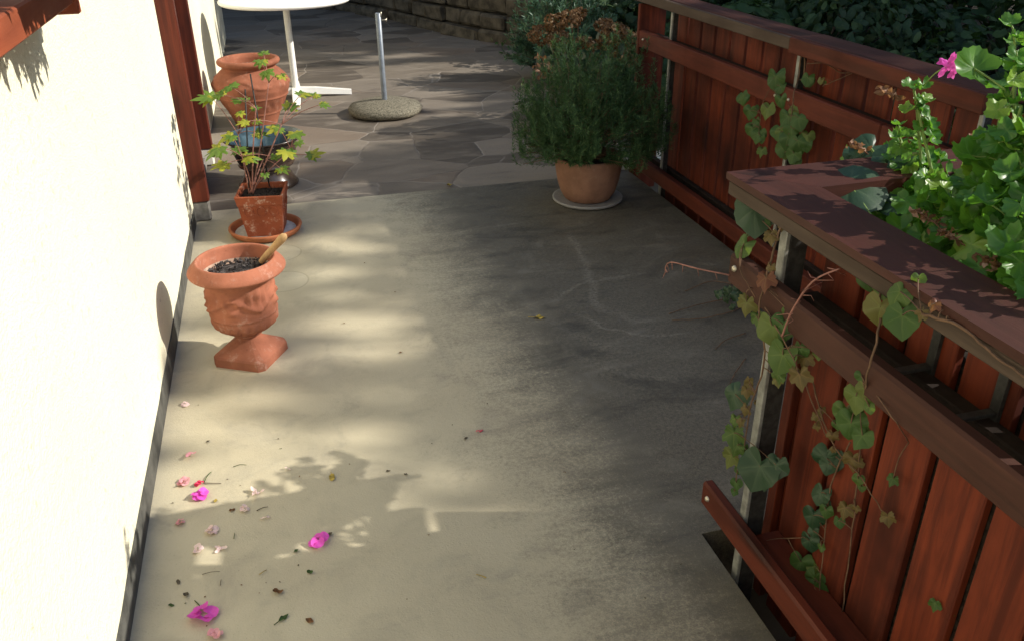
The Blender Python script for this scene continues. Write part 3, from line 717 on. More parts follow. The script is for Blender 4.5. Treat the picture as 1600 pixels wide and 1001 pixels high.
# hydrangea with dried heads, feathery shrub
HC = Vector((2.10, 5.75, 0)); hy = thing("hydrangea", HC, "hydrangea with dry brown flower heads behind the rosemary", "shrub")
ms, ml, md = MB(), MB(), MB()
heads = [(962, 52, 22), (985, 66, 22), (990, 88, 18), (968, 86, 18), (845, 56, 22), (872, 62, 20), (868, 36, 20), (892, 30, 19), (905, 22, 13), (912, 68, 16), (945, 42, 19), (952, 66, 20), (980, 74, 18), (985, 96, 14), (930, 72, 12)]
for x, y, r in heads:
    c = aty(x, y, 5.72+U(-.15, .15)); rad = r/F*6.1*.95
    ms.tube(smooth_path([HC+Vector((U(-.1, .1), U(-.1, .1), -.02)), HC.lerp(c, .5)+Vector((0, .05, .1)), c], 4), .006, 5, .004)
    for _ in range(int(230*(r/24)**2)):
        d_ = rnd_dir(.25); p = c+Vector((d_.x*rad, d_.y*rad, d_.z*rad*.72))*U(.78, 1.04)
        md.leaf(p, d_+rnd_dir()*.8, rnd_dir(), U(.012, .022), o_oval, .45, .15, 7)
for _ in range(120):
    c = HC+Vector((U(-.42, .42), U(-.35, .35), U(.05, .55))); ml.leaf(c, rnd_dir(.8), rnd_dir(), U(.035, .07), o_oval, .2, .05, 12)
ms.build("stem", M['stem_brown'], hy); ml.build("foliage", M['hydleaf'], hy); md.build("flower_head", M['hyd'], hy)
m = MB()
for _ in range(30):
    p = aty(U(832, 862), U(85, 125), 5.45+U(-.1, .1)); m.leaf(p, rnd_dir(.3), rnd_dir(), U(.012, .03), o_oval, .3, .1, 8)
m.build("withered_leaves", M['dry'], hy)

def spray_shrub(name, c, rx, ry, rz, ns, nl, L, w, label, mat, stems=True, group=None, tilt=.6):
    t = thing(name, c, label, "shrub", group); ms, ml = MB(), MB(); c = Vector(c)
    for k in range(ns):
        a = U(0, 6.283); el = math.asin(U(.0, 1.)); rad = Vector((rx*math.cos(a)*math.cos(el), ry*math.sin(a)*math.cos(el), rz*(.25+.75*math.sin(el))))
        P = smooth_path([c+rad*.15, c+rad*.6+Vector((U(-.05, .05), U(-.05, .05), .04)), c+rad*U(.85, 1.1)], 4)
        if k % 3 == 0: ms.tube(P, .004, 4, .002)
        needles(ml, P[3:], nl, L, w, tilt)
    ms.build("stem", M['stem_brown'], t); ml.build("foliage", mat, t); return t
spray_shrub("lavender", (2.42, 7.1, -.03), .48, .45, .85, 260, 16, .05, .005, "feathery grey green shrub behind the dried hydrangea", M['lavender'])

def leaf_shrub(name, c, rx, ry, rz, n, size, label, mat, outline=o_oval, group=None, cat="shrub", nseg=9):
    t = thing(name, c, label, cat, group); ms, ml = MB(), MB(); c = Vector(c)
    cl = []
    for k in range(16):
        d_ = rnd_dir(.35); q = c+Vector((d_.x*rx*.72, d_.y*ry*.72, rz*.5+d_.z*rz*.42)); cl.append(q)
        ms.tube(smooth_path([c, c.lerp(q, .5)+Vector((0, 0, .05)), q], 3), .012, 5, .004)
    for k in range(n):
        q = rng.choice(cl); d_ = rnd_dir(); rr = U(.35, 1.)**.5; p = q+Vector((d_.x*rx*.42, d_.y*ry*.42, d_.z*rz*.30))*rr
        ml.leaf(p, d_+Vector((0, -.2, .8))+rnd_dir()*.6, d_+rnd_dir()*.5-Vector((0, 0, .3)), size*U(.6, 1.2), outline, .2, .05, nseg)
    ms.build("stem", M['bark'], t); ml.build("foliage", mat, t); return t
G = "dark shrubs beyond the wooden fence"
SL = "dark leafy shrub in deep shade beyond the wooden fence"
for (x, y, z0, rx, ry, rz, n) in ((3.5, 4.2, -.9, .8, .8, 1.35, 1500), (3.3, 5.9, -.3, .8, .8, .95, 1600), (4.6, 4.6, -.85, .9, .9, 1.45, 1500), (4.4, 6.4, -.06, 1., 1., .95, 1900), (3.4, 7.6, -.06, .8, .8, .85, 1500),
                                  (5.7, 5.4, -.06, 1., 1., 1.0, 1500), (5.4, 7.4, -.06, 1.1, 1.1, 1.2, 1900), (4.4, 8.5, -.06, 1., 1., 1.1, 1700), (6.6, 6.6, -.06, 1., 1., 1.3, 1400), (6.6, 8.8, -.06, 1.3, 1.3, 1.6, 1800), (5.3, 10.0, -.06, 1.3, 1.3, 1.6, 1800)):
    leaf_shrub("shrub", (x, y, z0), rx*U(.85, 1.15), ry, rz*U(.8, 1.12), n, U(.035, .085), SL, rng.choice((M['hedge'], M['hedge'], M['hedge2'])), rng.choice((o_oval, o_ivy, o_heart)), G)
# plants on the retaining wall
for i, (x, y, z0, lab) in enumerate(((2.5, 10.2, .55, "leafy creeper hanging over the right part of the stone wall"), (1.75, 12.0, .6, "leafy creeper spilling over the middle of the stone wall"), (.6, 13.1, .7, "dark creeper on top of the stone wall behind the parasol stand"), (3.4, 9.0, .45, "dense dark shrub where the stone wall meets the feathery shrub"))):
    leaf_shrub("creeper", (x, y, z0-.12), .95, .6, .85, 1200, .06, lab, M['hedge'] if i > 1 else M['vine_mid'], o_heart, None, "creeper", 12)
t = thing("weed", (2.1, 9.1, 0), "small green weeds sprouting at the foot of the stone wall", "weed"); m = MB()
for _ in range(60):
    p = along(U(7.2, 10.2))[0]; p = Vector((p.x-.12+U(-.12, .05), p.y-.10, U(.0, .10))); m.leaf(p, rnd_dir(.8), rnd_dir(), U(.02, .035), o_oval, .2, .05, 9)
m.build("foliage", M['vine_mid'], t)

# ------------------------------------------------------------------ table and parasol base
TC = Vector((.185, 7.21, 0)); tb = thing("garden_table", TC, "round white garden table with central leg and splayed feet", "table"); tb.scale = (1, 1, 1.035)
MB().lathe([(.001, .700), (.47, .700), (.487, .702), (.497, .712), (.497, .724), (.488, .731), (.001, .732)], 72, TC).build("table_top", M['white'], tb)
MB().lathe([(.075, .672), (.075, .699)], 24, TC).build("mount_plate", M['iron'], tb)
MB().lathe([(.026, .045), (.025, .673)], 20, TC).build("column", M['white'], tb)
f1 = atz(546, 143, .02)-TC; a1 = math.atan2(f1.y, f1.x)
for k in range(4):
    a = a1+k*math.pi/2; L = .44; ca, sa = math.cos(a), math.sin(a); m = MB(); vs = []
    for s_, hw, z0, z1 in ((.0, .035, .03, .075), (.15, .034, .022, .068), (L-.05, .028, .004, .040), (L, .026, .0, .034)):
        for yy, zz in ((-hw, z0), (hw, z0), (hw*.8, z1), (-hw*.8, z1)): vs.append((TC.x+ca*s_-sa*yy, TC.y+sa*s_+ca*yy, zz))
    m.add(vs, [(4*i+j, 4*i+(j+1) % 4, 4*i+4+(j+1) % 4, 4*i+4+j) for i in range(3) for j in range(4)]+[(0, 3, 2, 1), (12, 13, 14, 15)]); m.build("foot", M['white'], tb)
PCc = Vector((.80, 6.47, 0)); ps = thing("parasol_stand", PCc, "round cast stone parasol stand with bare zinc tube", "parasol stand")
MB().lathe([(.24, .0), (.268, .012), (.278, .035), (.262, .060), (.20, .082), (.10, .097), (.03, .100), (.001, .1)], 64, PCc, 0, lambda th, z_, t: .004*math.sin(5*th+1)).build("base", M['stonebase'], ps)
MB().lathe([(.0205, .095), (.0205, .712), (.018, .714), (.016, .708), (.016, .55), (.001, .55)], 24, PCc).build("tube", M['tube'], ps)
m = MB().tube([PCc+Vector((.018, -.004, .665)), PCc+Vector((.058, -.012, .667))], .005, 8); m.tube([PCc+Vector((.056, -.012, .655)), PCc+Vector((.056, -.012, .678))], .004, 6); m.tube([PCc+Vector((.015, -.012, .69)), PCc+Vector((.022, -.014, .722))], .006, 6)
m.build("clamp_screw", M['bolt'], ps)

# ------------------------------------------------------------------ geraniums
gnames = ["bushy bright green geranium with magenta flower at the planter corner", "tall geranium with scalloped leaves rising at the right edge", "geranium spilling low over the planter cap near the camera"]
ROS = [[(1428, 142, 17, 1.34), (1432, 165, 16, 1.35), (1404, 212, 19, 1.36), (1412, 235, 22, 1.38), (1452, 218, 22, 1.33), (1488, 222, 26, 1.31), (1470, 205, 20, 1.34), (1500, 262, 26, 1.30), (1462, 285, 30, 1.30), (1430, 300, 32, 1.33), (1395, 270, 32, 1.42), (1360, 248, 26, 1.42), (1336, 240, 18, 1.40), (1385, 320, 34, 1.32), (1440, 345, 34, 1.28), (1345, 275, 24, 1.44), (1410, 252, 30, 1.5), (1455, 250, 28, 1.42), (1480, 330, 30, 1.28)],
       [(1585, 66, 20, 1.32), (1597, 100, 20, 1.38), (1568, 160, 18, 1.34), (1596, 165, 28, 1.32), (1560, 200, 32, 1.36), (1598, 215, 32, 1.30), (1545, 245, 28, 1.40), (1572, 250, 34, 1.34), (1545, 270, 34, 1.33), (1600, 280, 34, 1.28), (1515, 300, 34, 1.34), (1630, 120, 32, 1.4), (1640, 200, 34, 1.35), (1650, 280, 34, 1.3), (1700, 240, 34, 1.3)],
       [(1560, 318, 34, 1.27), (1500, 325, 36, 1.27), (1535, 345, 34, 1.25), (1590, 350, 36, 1.22), (1470, 372, 30, 1.24), (1540, 388, 34, 1.20), (1575, 405, 34, 1.20), (1600, 420, 32, 1.18), (1510, 385, 28, 1.26), (1620, 370, 36, 1.2), (1660, 400, 36, 1.18), (1700, 470, 36, 1.17), (1660, 460, 34, 1.17), (1740, 420, 36, 1.2)]]
def sun_gap(p):
    fx, fy = p.x-p.z/SUN_SLOPE, p.y+SUN_DY*p.z/SUN_SLOPE
    return -.45 < fx < -.20 and 1.81 < fy < 1.97 and p.z > 1.03
for gi in range(3):
    P0 = [(atx(x, y, X), r/F*2.05) for x, y, r, X in ROS[gi]]; cen = sum((q[0] for q in P0), Vector())/len(P0); base = Vector((min(1.6, max(1.25, cen.x)), min(1.38, cen.y), .80))
    t = thing("geranium", base, gnames[gi], "flower"); ms, ml = MB(), MB()
    for tip, rr in P0:
        if sun_gap(tip): continue
        r0 = base+Vector((U(-.06, .06), U(-.1, .1), 0))
        P = smooth_path([r0, r0.lerp(tip, .55)+Vector((U(-.02, .02), U(-.02, .02), -.02)), tip], 8)
        ms.tube(P, .0048, 6, .003)
        for k in range(10):
            f_ = 1-(k/10)**1.5*.5; q = P[int(f_*(len(P)-1))]
            d_ = rnd_dir(.35); out = tip-cen; out.z *= .4; d_ = (d_+out*2.2+Vector((-.30, -.30, .1))).normalized(); L = rr*U(.6, 1.45)
            p = q+d_*L
            if p.x < 1.12 and p.z < 1.035: p.z = 1.035+U(0, .02)
            if sun_gap(p): continue
            ms.tube([q, q.lerp(p, .5)+Vector((0, 0, .006)), p], .0017, 4)
            ml.leaf(p, Vector((U(-.6, .3), U(-.9, .2), 1))+d_*.5, d_+Vector((0, 0, U(-.5, .1))), min(.040, rr*U(.62, .92)*(1.1 if k > 3 else .85)), o_ger, U(-.5, .15), U(.08, .2), 40, .13)
        for k in range(4):
            if sun_gap(tip): continue
            d_ = rnd_dir(.8); ml.leaf(tip+d_*.010, d_+Vector((0, 0, .5)), d_, rr*U(.3, .5), o_ger, -.6, .18, 30, .15)
    ms.build("stem", M['stem_green'], t); ml.build("foliage", M['ger'], t)
    if gi == 0:
        fc = atx(1481, 104, 1.34); b0 = atx(1440, 138, 1.34)
        MB().tube(smooth_path([b0, b0.lerp(fc, .5)+Vector((0, 0, .008)), fc], 5), .0016, 5).build("flower_stalk", M['stem_green'], t)
        m = MB()
        for (x, y) in ((1489, 91), (1474, 97), (1486, 103), (1492, 103), (1473, 112), (1487, 116)):
            c = atx(x, y, 1.34+U(-.012, .012)); nn = (EYE-c).normalized()+rnd_dir()*.5
            for j in range(4):
                a = j*1.57+U(0, 1); tdir = Vector((math.cos(a)*.9, -math.sin(a)*.4, math.sin(a))); m.leaf(c+tdir*.003, nn, tdir, U(.009, .012), o_oval, .2, .1, 10)
        m.build("flower", M['pink'], t)
    if gi == 1:
        m = MB(); c = atx(1522, 108, 1.33); m.leaf(c+Vector((0, 0, .0)), Vector((-.2, -.75, .7)), Vector((-.5, .1, .5)), .047, o_ger, -.3, .15, 36)
        m.build("leaf", M['ger'], t); MB().tube(smooth_path([c, atx(1545, 122, 1.33), atx(1570, 140, 1.34)], 4), .002, 5).build("leaf_stalk", M['stem_green'], t)
    for (x, y, X) in {0: ((1388, 150, 1.30), (1340, 238, 1.33)), 1: ((1540, 222, 1.44),), 2: ((1440, 365, 1.17), (1478, 392, 1.15), (1538, 416, 1.13))}[gi]:
        m = MB(); c = atx(x, y, X); c.z = max(c.z, 1.002)
        for q_ in range(18):
            o_ = Vector((U(-.035, .035)*.5, U(-.035, .035), U(0, .012))); m.leaf(c+o_, rnd_dir(), rnd_dir(), U(.006, .013), o_oval, .5, .2, 8)
        m.tube(smooth_path([c+Vector((.01, .04, .004)), c+Vector((0, 0, .008)), c+Vector((-.005, -.045, .004))], 4), .0014, 4)
        m.build("withered_flower", M['dry'], t)

# ------------------------------------------------------------------ vines
def vine(label, base, stems, leaves, group=None, name="vine"):
    """stems: lists of points; leaves: (point, radius, material key, outline)"""
    t = thing(name, base, label, "vine", group); ms = MB(); by = {}
    allp = []
    for P, r in stems:
        sp_ = smooth_path(P, 6, .0015); allp += sp_; ms.tube(sp_, r, 5, r*.6)
        if name == 'ivy': ms.build('rootlet', M['stem_brown'], t); ms = MB()
    leaves = leaves+[(p+Vector((U(.0, .03), U(-.03, .03), U(-.035, .03))), r*U(.45, .8), mk, ol) for p, r, mk, ol in leaves for _ in range(2) if rng.random() < .5]
    for p, r, mk, ol in leaves:
        q = min(allp, key=lambda k: (k-p).length+(.05 if k.z < p.z-.01 else 0))
        if name != 'ivy' and (q-p).length < .14: ms.tube(smooth_path([q, q.lerp(p, .5)+Vector((-.006, 0, .008)), p], 3), .0011, 4)
        mb = by.setdefault(mk, MB()); tip = Vector((U(-.15, .15), U(-.6, .1), -1))
        mb.leaf(p, Vector((-1, U(-.75, -.15), U(.1, .7))), tip, r, ol, U(.05, .4), .13, 30)
    if name != 'ivy': ms.build("stem", M['stem_brown'], t)
    for mk, mb in by.items(): mb.build("foliage", M[mk], t)
    return t
def L_(x, y, r, X, mk, ol=o_heart):
    p = atx(x, y, X); dist = (p-EYE).dot(fw); return (p+Vector((0, 0, r/F*dist*.35)), r/F*dist*1.28, mk, ol)
A = .972
lv = [L_(1178, 338, 36, 1.0, 'vine_dark'), L_(1162, 388, 19, .97, 'vine'), L_(1204, 372, 14, .96, 'vine_red', o_ivy), L_(1190, 350, 15, 1.01, 'vine_mid'), L_(1196, 440, 20, .945, 'vine_red', o_ivy), L_(1166, 478, 20, .945, 'vine', o_ivy), L_(1205, 518, 30, .94, 'vine_mid'), L_(1222, 562, 28, .94, 'vine'), L_(1248, 590, 22, .95, 'vine_red', o_ivy), L_(1250, 548, 15, .96, 'vine_mid'), L_(1232, 490, 12, .96, 'vine'), L_(1215, 588, 16, .95, 'vine', o_ivy),
      L_(1148, 622, 23, .975, 'vine_dark'), L_(1166, 612, 12, .97, 'vine_red', o_ivy), L_(1165, 640, 12, .97, 'vine_red', o_ivy), L_(1146, 682, 22, .965, 'vine', o_ivy), L_(1142, 716, 20, .965, 'vine', o_ivy), L_(1152, 700, 16, .968, 'vine', o_ivy), L_(1186, 738, 34, .972, 'vine_dark'), L_(1150, 756, 10, .97, 'vine_mid'), L_(1158, 660, 10, .97, 'vine_red', o_ivy)]
S = [([atx(1222, 345, .975), atx(1210, 390, .965), atx(1196, 440, .945), atx(1186, 490, .945), atx(1195, 560, .95), atx(1172, 640, .975), atx(1160, 720, .98)], .0028), ([atx(1195, 480, .945), atx(1240, 560, .945), atx(1290, 680, .99)], .0018),
     ([atx(1155, 420, .945), atx(1180, 465, .945)], .0015)]
vine("creeper climbing the end post of the planter with big dark leaves", (1.0, 1.55, 0), S, lv)
lv = [L_(1352, 436, 22, 1.03, 'vine_mid'), L_(1372, 452, 18, 1.03, 'vine'), L_(1374, 488, 27, .955, 'vine'), L_(1408, 502, 30, .95, 'vine_mid'), L_(1405, 463, 23, .955, 'vine'), L_(1440, 492, 13, .95, 'vine_red', o_ivy), L_(1460, 478, 12, .95, 'vine_red', o_ivy), L_(1346, 590, 12, .955, 'vine_mid'), L_(1336, 625, 24, .955, 'vine_mid'), L_(1328, 668, 26, .96, 'vine_mid'), L_(1318, 648, 20, .96, 'vine'),
      L_(1290, 722, 25, 1.06, 'vine_dark'), L_(1330, 722, 19, 1.06, 'vine_red', o_ivy), L_(1282, 774, 17, 1.06, 'vine_dark'), L_(1270, 810, 19, 1.06, 'vine_dark'), L_(1264, 848, 17, 1.06, 'vine_dark'), L_(1251, 882, 19, 1.06, 'vine_mid'), L_(1239, 912, 14, 1.06, 'vine_mid'), L_(1271, 922, 20, 1.06, 'vine_mid'), L_(1266, 955, 15, 1.06, 'vine_mid'), L_(1320, 797, 16, 1.06, 'vine_red', o_ivy), L_(1386, 810, 14, 1.06, 'vine_red', o_ivy), L_(1275, 652, 11, 1.06, 'vine_red', o_ivy), L_(1300, 682, 12, 1.06, 'vine_red', o_ivy), L_(1306, 665, 9, 1.06, 'vine_mid'), L_(1340, 750, 10, 1.06, 'vine'), L_(1310, 815, 10, 1.06, 'vine_mid'), L_(1290, 800, 12, 1.06, 'vine_mid'), L_(1283, 855, 7, 1.06, 'vine'), L_(1240, 955, 12, 1.05, 'vine_mid'), L_(1395, 750, 12, 1.06, 'vine_mid', o_ivy), L_(1460, 945, 12, 1.075, 'vine_mid', o_ivy), L_(1350, 610, 14, .955, 'vine')]
S = [([atx(1378, 420, 1.0), atx(1372, 520, .95), atx(1352, 600, .95), atx(1345, 690, 1.06), atx(1335, 800, 1.07), atx(1316, 955, 1.07)], .0026), ([atx(1268, 590, 1.05), atx(1300, 690, 1.06), atx(1345, 745, 1.06), atx(1388, 815, 1.07)], .002), ([atx(1328, 690, 1.06), atx(1298, 760, 1.07), atx(1286, 860, 1.07), atx(1278, 950, 1.06)], .002), ([atx(1252, 838, 1.05), atx(1185, 845, 1.03)], .0012),
     ([atx(1440, 490, .95), atx(1500, 510, .96), atx(1560, 560, .96), atx(1620, 600, .96)], .003), ([atx(1365, 610, .96), atx(1400, 660, .95), atx(1420, 690, 1.06)], .0015)]
vine("creeper trailing in strings of small leaves down the planter boards", (1.06, 1.2, 0), S, lv)
m = MB(); t = thing("runner", atx(1255, 520, .94), "bare pink creeper runner arching in front of the planter rail", "runner")
P = smooth_path([atx(1222, 525, .94), atx(1238, 485, .935), atx(1270, 440, .94), atx(1312, 420, .97)], 6); m.tube(P, .0026, 6, .0016)
for k in range(3, len(P)-1, 2): m.tube([P[k], P[k]+rnd_dir()*.018, P[k]+rnd_dir()*.026], .0012, 4, .0006)
m.build("stem", M['stem_red'], t)
t = thing("runner", atx(1090, 418, .95), "thin red creeper runner reaching out over the concrete from the planter", "runner"); m = MB()
P = smooth_path([atx(1140, 430, .955), atx(1090, 420, .90), atx(1050, 410, .87), atx(1040, 418, .865), atx(1043, 426, .866)], 6); m.tube(P, .0022, 6, .0014)
for k in range(3, len(P)-1, 3): m.tube([P[k], P[k]+Vector((U(-.01, .01), 0, -.02))], .0014, 4, .0006)
m.build("stem", M['stem_red'], t)
ivy_l = []
for (x, y, r) in ((1136, 452, 13), (1122, 460, 10), (1148, 462, 12), (1135, 466, 11), (1157, 470, 12), (1125, 456, 8), (1160, 455, 12), (1150, 450, 10)):
    p = atz(x, y, .03+U(0, .05)); ivy_l.append((p, r/F*2.9, 'vine_dark', o_heart))
rs = []
for (a, b, c) in (((1150, 465), (1095, 475), (1045, 490)), ((1160, 480), (1110, 495), (1050, 500)), ((1165, 560), (1150, 580), (1140, 600)), ((1150, 445), (1110, 440), (1070, 455)), ((1170, 640), (1150, 655), (1165, 700)), ((1165, 520), (1135, 530), (1118, 545))):
    rs.append(([atz(*a, .006), atz(*b, .012), atz(*c, .004)], .0026))
t = vine("small ivy tuft and brown rootlets lying on the concrete under the rail", atz(1140, 462), rs, ivy_l, None, "ivy")
B = 1.985
lv = [L_(1211, 127, 18, B, 'vine_mid'), L_(1160, 155, 12, B, 'vine_mid'), L_(1171, 178, 12, B, 'vine_mid'), L_(1199, 175, 14, B, 'vine_mid'), L_(1219, 160, 12, B, 'vine_mid'), L_(1175, 205, 13, B, 'vine_mid'), L_(1185, 214, 13, B, 'vine_mid'), L_(1190, 238, 10, B, 'vine', o_ivy), L_(1231, 188, 18, B, 'vine_mid'), L_(1247, 190, 16, B, 'vine_mid'), L_(1216, 208, 14, B, 'vine_mid'), L_(1231, 220, 16, B, 'vine_mid'), L_(1246, 226, 16, B, 'vine_mid'), L_(1240, 245, 13, B, 'vine_mid'), L_(1262, 126, 11, 2.04, 'vine_mid'), L_(1282, 127, 6, 2.05, 'vine'), L_(1222, 236, 12, B, 'vine_mid'), L_(1236, 205, 14, B, 'vine_mid')]
S = [([atx(1252, 85, 2.03), atx(1248, 120, 2.03), atx(1240, 150, B), atx(1236, 200, B), atx(1240, 250, B)], .003), ([atx(1205, 135, B), atx(1190, 170, B), atx(1185, 225, B)], .0018), ([atx(1262, 100, 2.05), atx(1290, 100, 2.06), atx(1320, 115, 2.08), atx(1370, 100, 2.03), atx(1400, 130, 2.04)], .0022), ([atx(1285, 135, 2.06), atx(1320, 120, 2.08), atx(1345, 108, 2.05)], .002), ([atx(1258, 85, 2.05), atx(1256, 120, 2.05), atx(1250, 125, 2.05)], .004)]
vine("creeper with green leaves hanging on the middle post of the long fence", (2.0, 3.1, 0), S, lv)
# big dark leaf plant in the planter corner
bl = thing("broad_leaf_plant", (1.25, 1.42, .82), "plant with one broad dark blue green leaf in the planter corner", "plant"); m = MB()
pc = atz(1350, 302, .985); m.leaf(pc+Vector((0, .05, .0)), Vector((-.25, -.35, 1)), Vector((.4, -1, -.1)), .088, o_round, .25, .06, 30)
pc2 = atz(1372, 318, .955); m.leaf(pc2+Vector((.05, 0, 0)), Vector((-.1, -.3, 1)), Vector((1, -.5, 0)), .06, o_round, .2, .06, 30)
for (x, y, r) in ((1360, 232, .052), (1395, 248, .05), (1335, 240, .03), (1420, 262, .05)):
    m.leaf(atx(x, y, 1.36), Vector((-.4, -.6, 1)), Vector((-1, -.4, -.2)), r, o_round, .2, .08, 28)
m.build("foliage", M['vine_dark'], bl)
m = MB().tube(smooth_path([(1.25, 1.42, .82), (1.2, 1.45, .93), tuple(pc+Vector((0, .05, 0)))], 5), .004); m.tube(smooth_path([(1.25, 1.42, .82), (1.26, 1.4, .92), tuple(pc2+Vector((.05, 0, 0)))], 5), .004)
for (x, y) in ((1360, 232), (1395, 248), (1335, 240), (1420, 262)): m.tube(smooth_path([(1.25, 1.42, .82), (1.3, 1.48, .95), tuple(atx(x, y, 1.36))], 5), .003)
m.build("stem", M['stem_green'], bl)

# ------------------------------------------------------------------ fallen blossoms and litter
def blossom(px_, py_, r, mk, label, n=5, h=.012, group="fallen blossoms on the concrete"):
    c = atz(px_, py_, .0); c.z = 0; m = MB(); rr = r/F*(c-EYE).dot(fw)*1.35
    for k in range(n):
        a = k*6.283/n+U(-.4, .4); d_ = Vector((math.cos(a), math.sin(a), U(-.05, .35))); m.leaf(Vector((c.x, c.y, .004+h*U(.2, .9)))+d_*rr*.45, Vector((U(-.5, .5), U(-.5, .5), 1)), d_, rr*U(.5, .68), o_oval if n < 4 else o_round, U(-.3, .2), .12, 14)
    mn = min(p[2] for p in m.v); m.v = [(p[0], p[1], p[2]-mn+.0012) for p in m.v]
    o = m.build("blossom", M[mk], None, (c.x, c.y, 0)); tag(o, label, "blossom", group)
for a in ((290, 633, 5, 'pale', "small pale blossom near the wall, farthest from the camera", 4), (297, 712, 8, 'rose', "flattened rosy blossom alone below the small pale one", 3), (287, 755, 8, 'rose', "pink bud with a green stalk near the wall", 5), (311, 757, 6, 'crimson', "little red bud beside the pink stalked bud", 4), (313, 776, 10, 'pink', "magenta blossom beneath the two stalked buds", 6),
          (401, 771, 10, 'pale', "pale pink two petalled blossom apart on the right", 3), (383, 797, 6, 'pale', "small pale bud between the two pale petals", 5), (415, 810, 6, 'pale', "tiny pale heart shaped petal at the shadow edge", 2), (282, 817, 6, 'rose', "pointed pink bud closest to the wall base", 4), (332, 831, 8, 'pale', "round pale pink blossom at the top of the sunlit patch", 6), (310, 860, 7, 'pale', "whitish blossom in the sunlit patch", 4),
          (345, 857, 9, 'pale', "pale pink winged petal pair in the sunlit patch", 3), (318, 963, 19, 'pink', "largest magenta blossom at the bottom by the wall", 4), (337, 992, 9, 'rose', "pink blossom at the bottom edge below the magenta one", 5), (498, 846, 13, 'pink', "flat magenta blossom lying alone in the shade", 4), (749, 674, 5, 'crimson', "single crimson petal in the middle of the path", 2), (450, 733, 4, 'pale', "tiny faded petal above the sunlit edge", 2)):
    blossom(a[0], a[1], a[2], a[3], a[4], a[5])

def scrap(px_, py_, L, w, mk, label, cat="leaf", name="fallen_leaf", group=None, ang=None, z0=0.):
    c = atz(px_, py_, z0); m = MB(); a = U(0, 6.28) if ang is None else ang; s_ = (c-EYE).dot(fw)/F; L *= s_; w *= s_
    d_ = Vector((math.cos(a), math.sin(a), 0))
    if name == "twig": w *= .7; m.tube(smooth_path([c-d_*L*.5+Vector((0, 0, .003)), c+Vector((U(-.1, .1)*L, U(-.1, .1)*L, .005)), c+d_*L*.5+Vector((0, 0, .002))], 3), w, 5, w*.6)
    else:
        m.leaf(c+Vector((0, 0, .004)), Vector((U(-.3, .3), U(-.3, .3), 1)), d_, L*.5, lambda th: 1./math.sqrt(math.cos(th)**2+(math.sin(th)/max(.2, w/L))**2), U(-.5, .1), .2, 12)
        if L > .03: m.tube([c+d_*L*.3+Vector((0, 0, .004)), c+d_*L*.9+Vector((0, 0, .003))], .0011, 4)
    mn = min(p[2] for p in m.v); m.v = [(p[0], p[1], p[2]-mn+z0+.001) for p in m.v]
    o = m.build(name, M[mk], None, (c.x, c.y, z0)); tag(o, label, cat, group)
GL = "fallen leaves on the terrace"
for a in ((519, 747, 16, 9, 'litter_y', "curled yellow leaf at the edge of the sunny band"), (434, 926, 17, 11, 'litter_b', "crumpled brown leaf in the shade right of the sunlit patch"), (443, 966, 20, 8, 'litter_g', "dark green oblong leaf near the bottom edge"), (484, 970, 16, 8, 'litter_b', "upright brown leaf beside the dark green one"), (485, 894, 12, 6, 'litter_g', "fresh green leaflet in the shade, lower one of two"), (463, 861, 10, 6, 'litter_g', "fresh green leaflet under the flat magenta blossom"),
          (516, 835, 9, 6, 'litter_d', "small dark leaf right of the flat magenta blossom"), (291, 930, 13, 8, 'litter_d', "dark folded leaf above the largest magenta blossom"), (268, 946, 10, 5, 'litter_g', "green leaf scrap nearest the wall at the bottom"), (843, 497, 20, 9, 'litter_y', "yellow green leaf lying out in the dark concrete"), (702, 291, 11, 7, 'litter_y', "little yellow leaf on the flagstones near the joint"), (607, 736, 8, 4, 'litter_d', "dark pod on the sunny band, left of its pair"), (634, 741, 8, 4, 'litter_d', "dark pod on the sunny band, right of its pair"),
          (626, 551, 7, 4, 'litter_b', "brown bud scale lying in the middle of the sunny path"), (363, 797, 10, 6, 'litter_b', "reddish brown leaf left of the small pale bud"), (337, 783, 8, 6, 'litter_y', "pale green leaf beside the magenta blossom"), (325, 690, 8, 5, 'litter_d', "dark seed husk above the pink stalked bud"), (728, 685, 8, 4, 'litter_d', "dark sliver beside the single crimson petal"), (279, 910, 9, 6, 'litter_d', "dark round husk left of the sunlit patch")):
    scrap(*a, group=GL)
for a in ((325, 745, 26, 1.2, 'litter_g', "green stalk rising from the pink bud", 1.2), (332, 755, 28, 1.2, 'litter_d', "dark stalk beside the little red bud", -.3), (309, 945, 24, 1.6, 'litter_g', "green stalk of the largest magenta blossom", 2.0), (375, 728, 20, .8, 'litter_g', "straight grass stem across the shaded path", 0.), (411, 894, 14, .9, 'litter_y', "yellow grass stem right of the sunlit patch", .6), (752, 900, 18, 1.4, 'litter_y', "dry pale stem on the dark side of the path", 2.4), (410, 795, 18, 1.1, 'litter_d', "forked dark twig beside the pale heart shaped petal", .3), (366, 837, 14, .9, 'litter_g', "upright green stem in the sunlit patch", 1.5), (330, 895, 26, .8, 'litter_d', "thin dark twig crossing the sunlit patch", 0.), (345, 910, 14, .8, 'litter_d', "short dark twig below the sunlit patch", 1.5)):
    scrap(a[0], a[1], a[2], a[3], a[4], a[5], "twig", "twig", "twigs on the concrete", a[6])
GS = "tiny leaf crumbs on the concrete"
for k in range(38):
    if k < 16: x, y = U(240, 560), U(600, 990)
    else: x, y = U(420, 1080), U(330, 990)
    p = atz(x, y)
    if p.x < -.44 or p.x > .95: continue
    scrap(x, y, U(2.5, 5), U(1.3, 2.6), rng.choice(('litter_d', 'litter_d', 'litter_b', 'litter_g')), "tiny dark leaf crumb on the bare concrete", "leaf crumb", "leaf_crumb", GS)

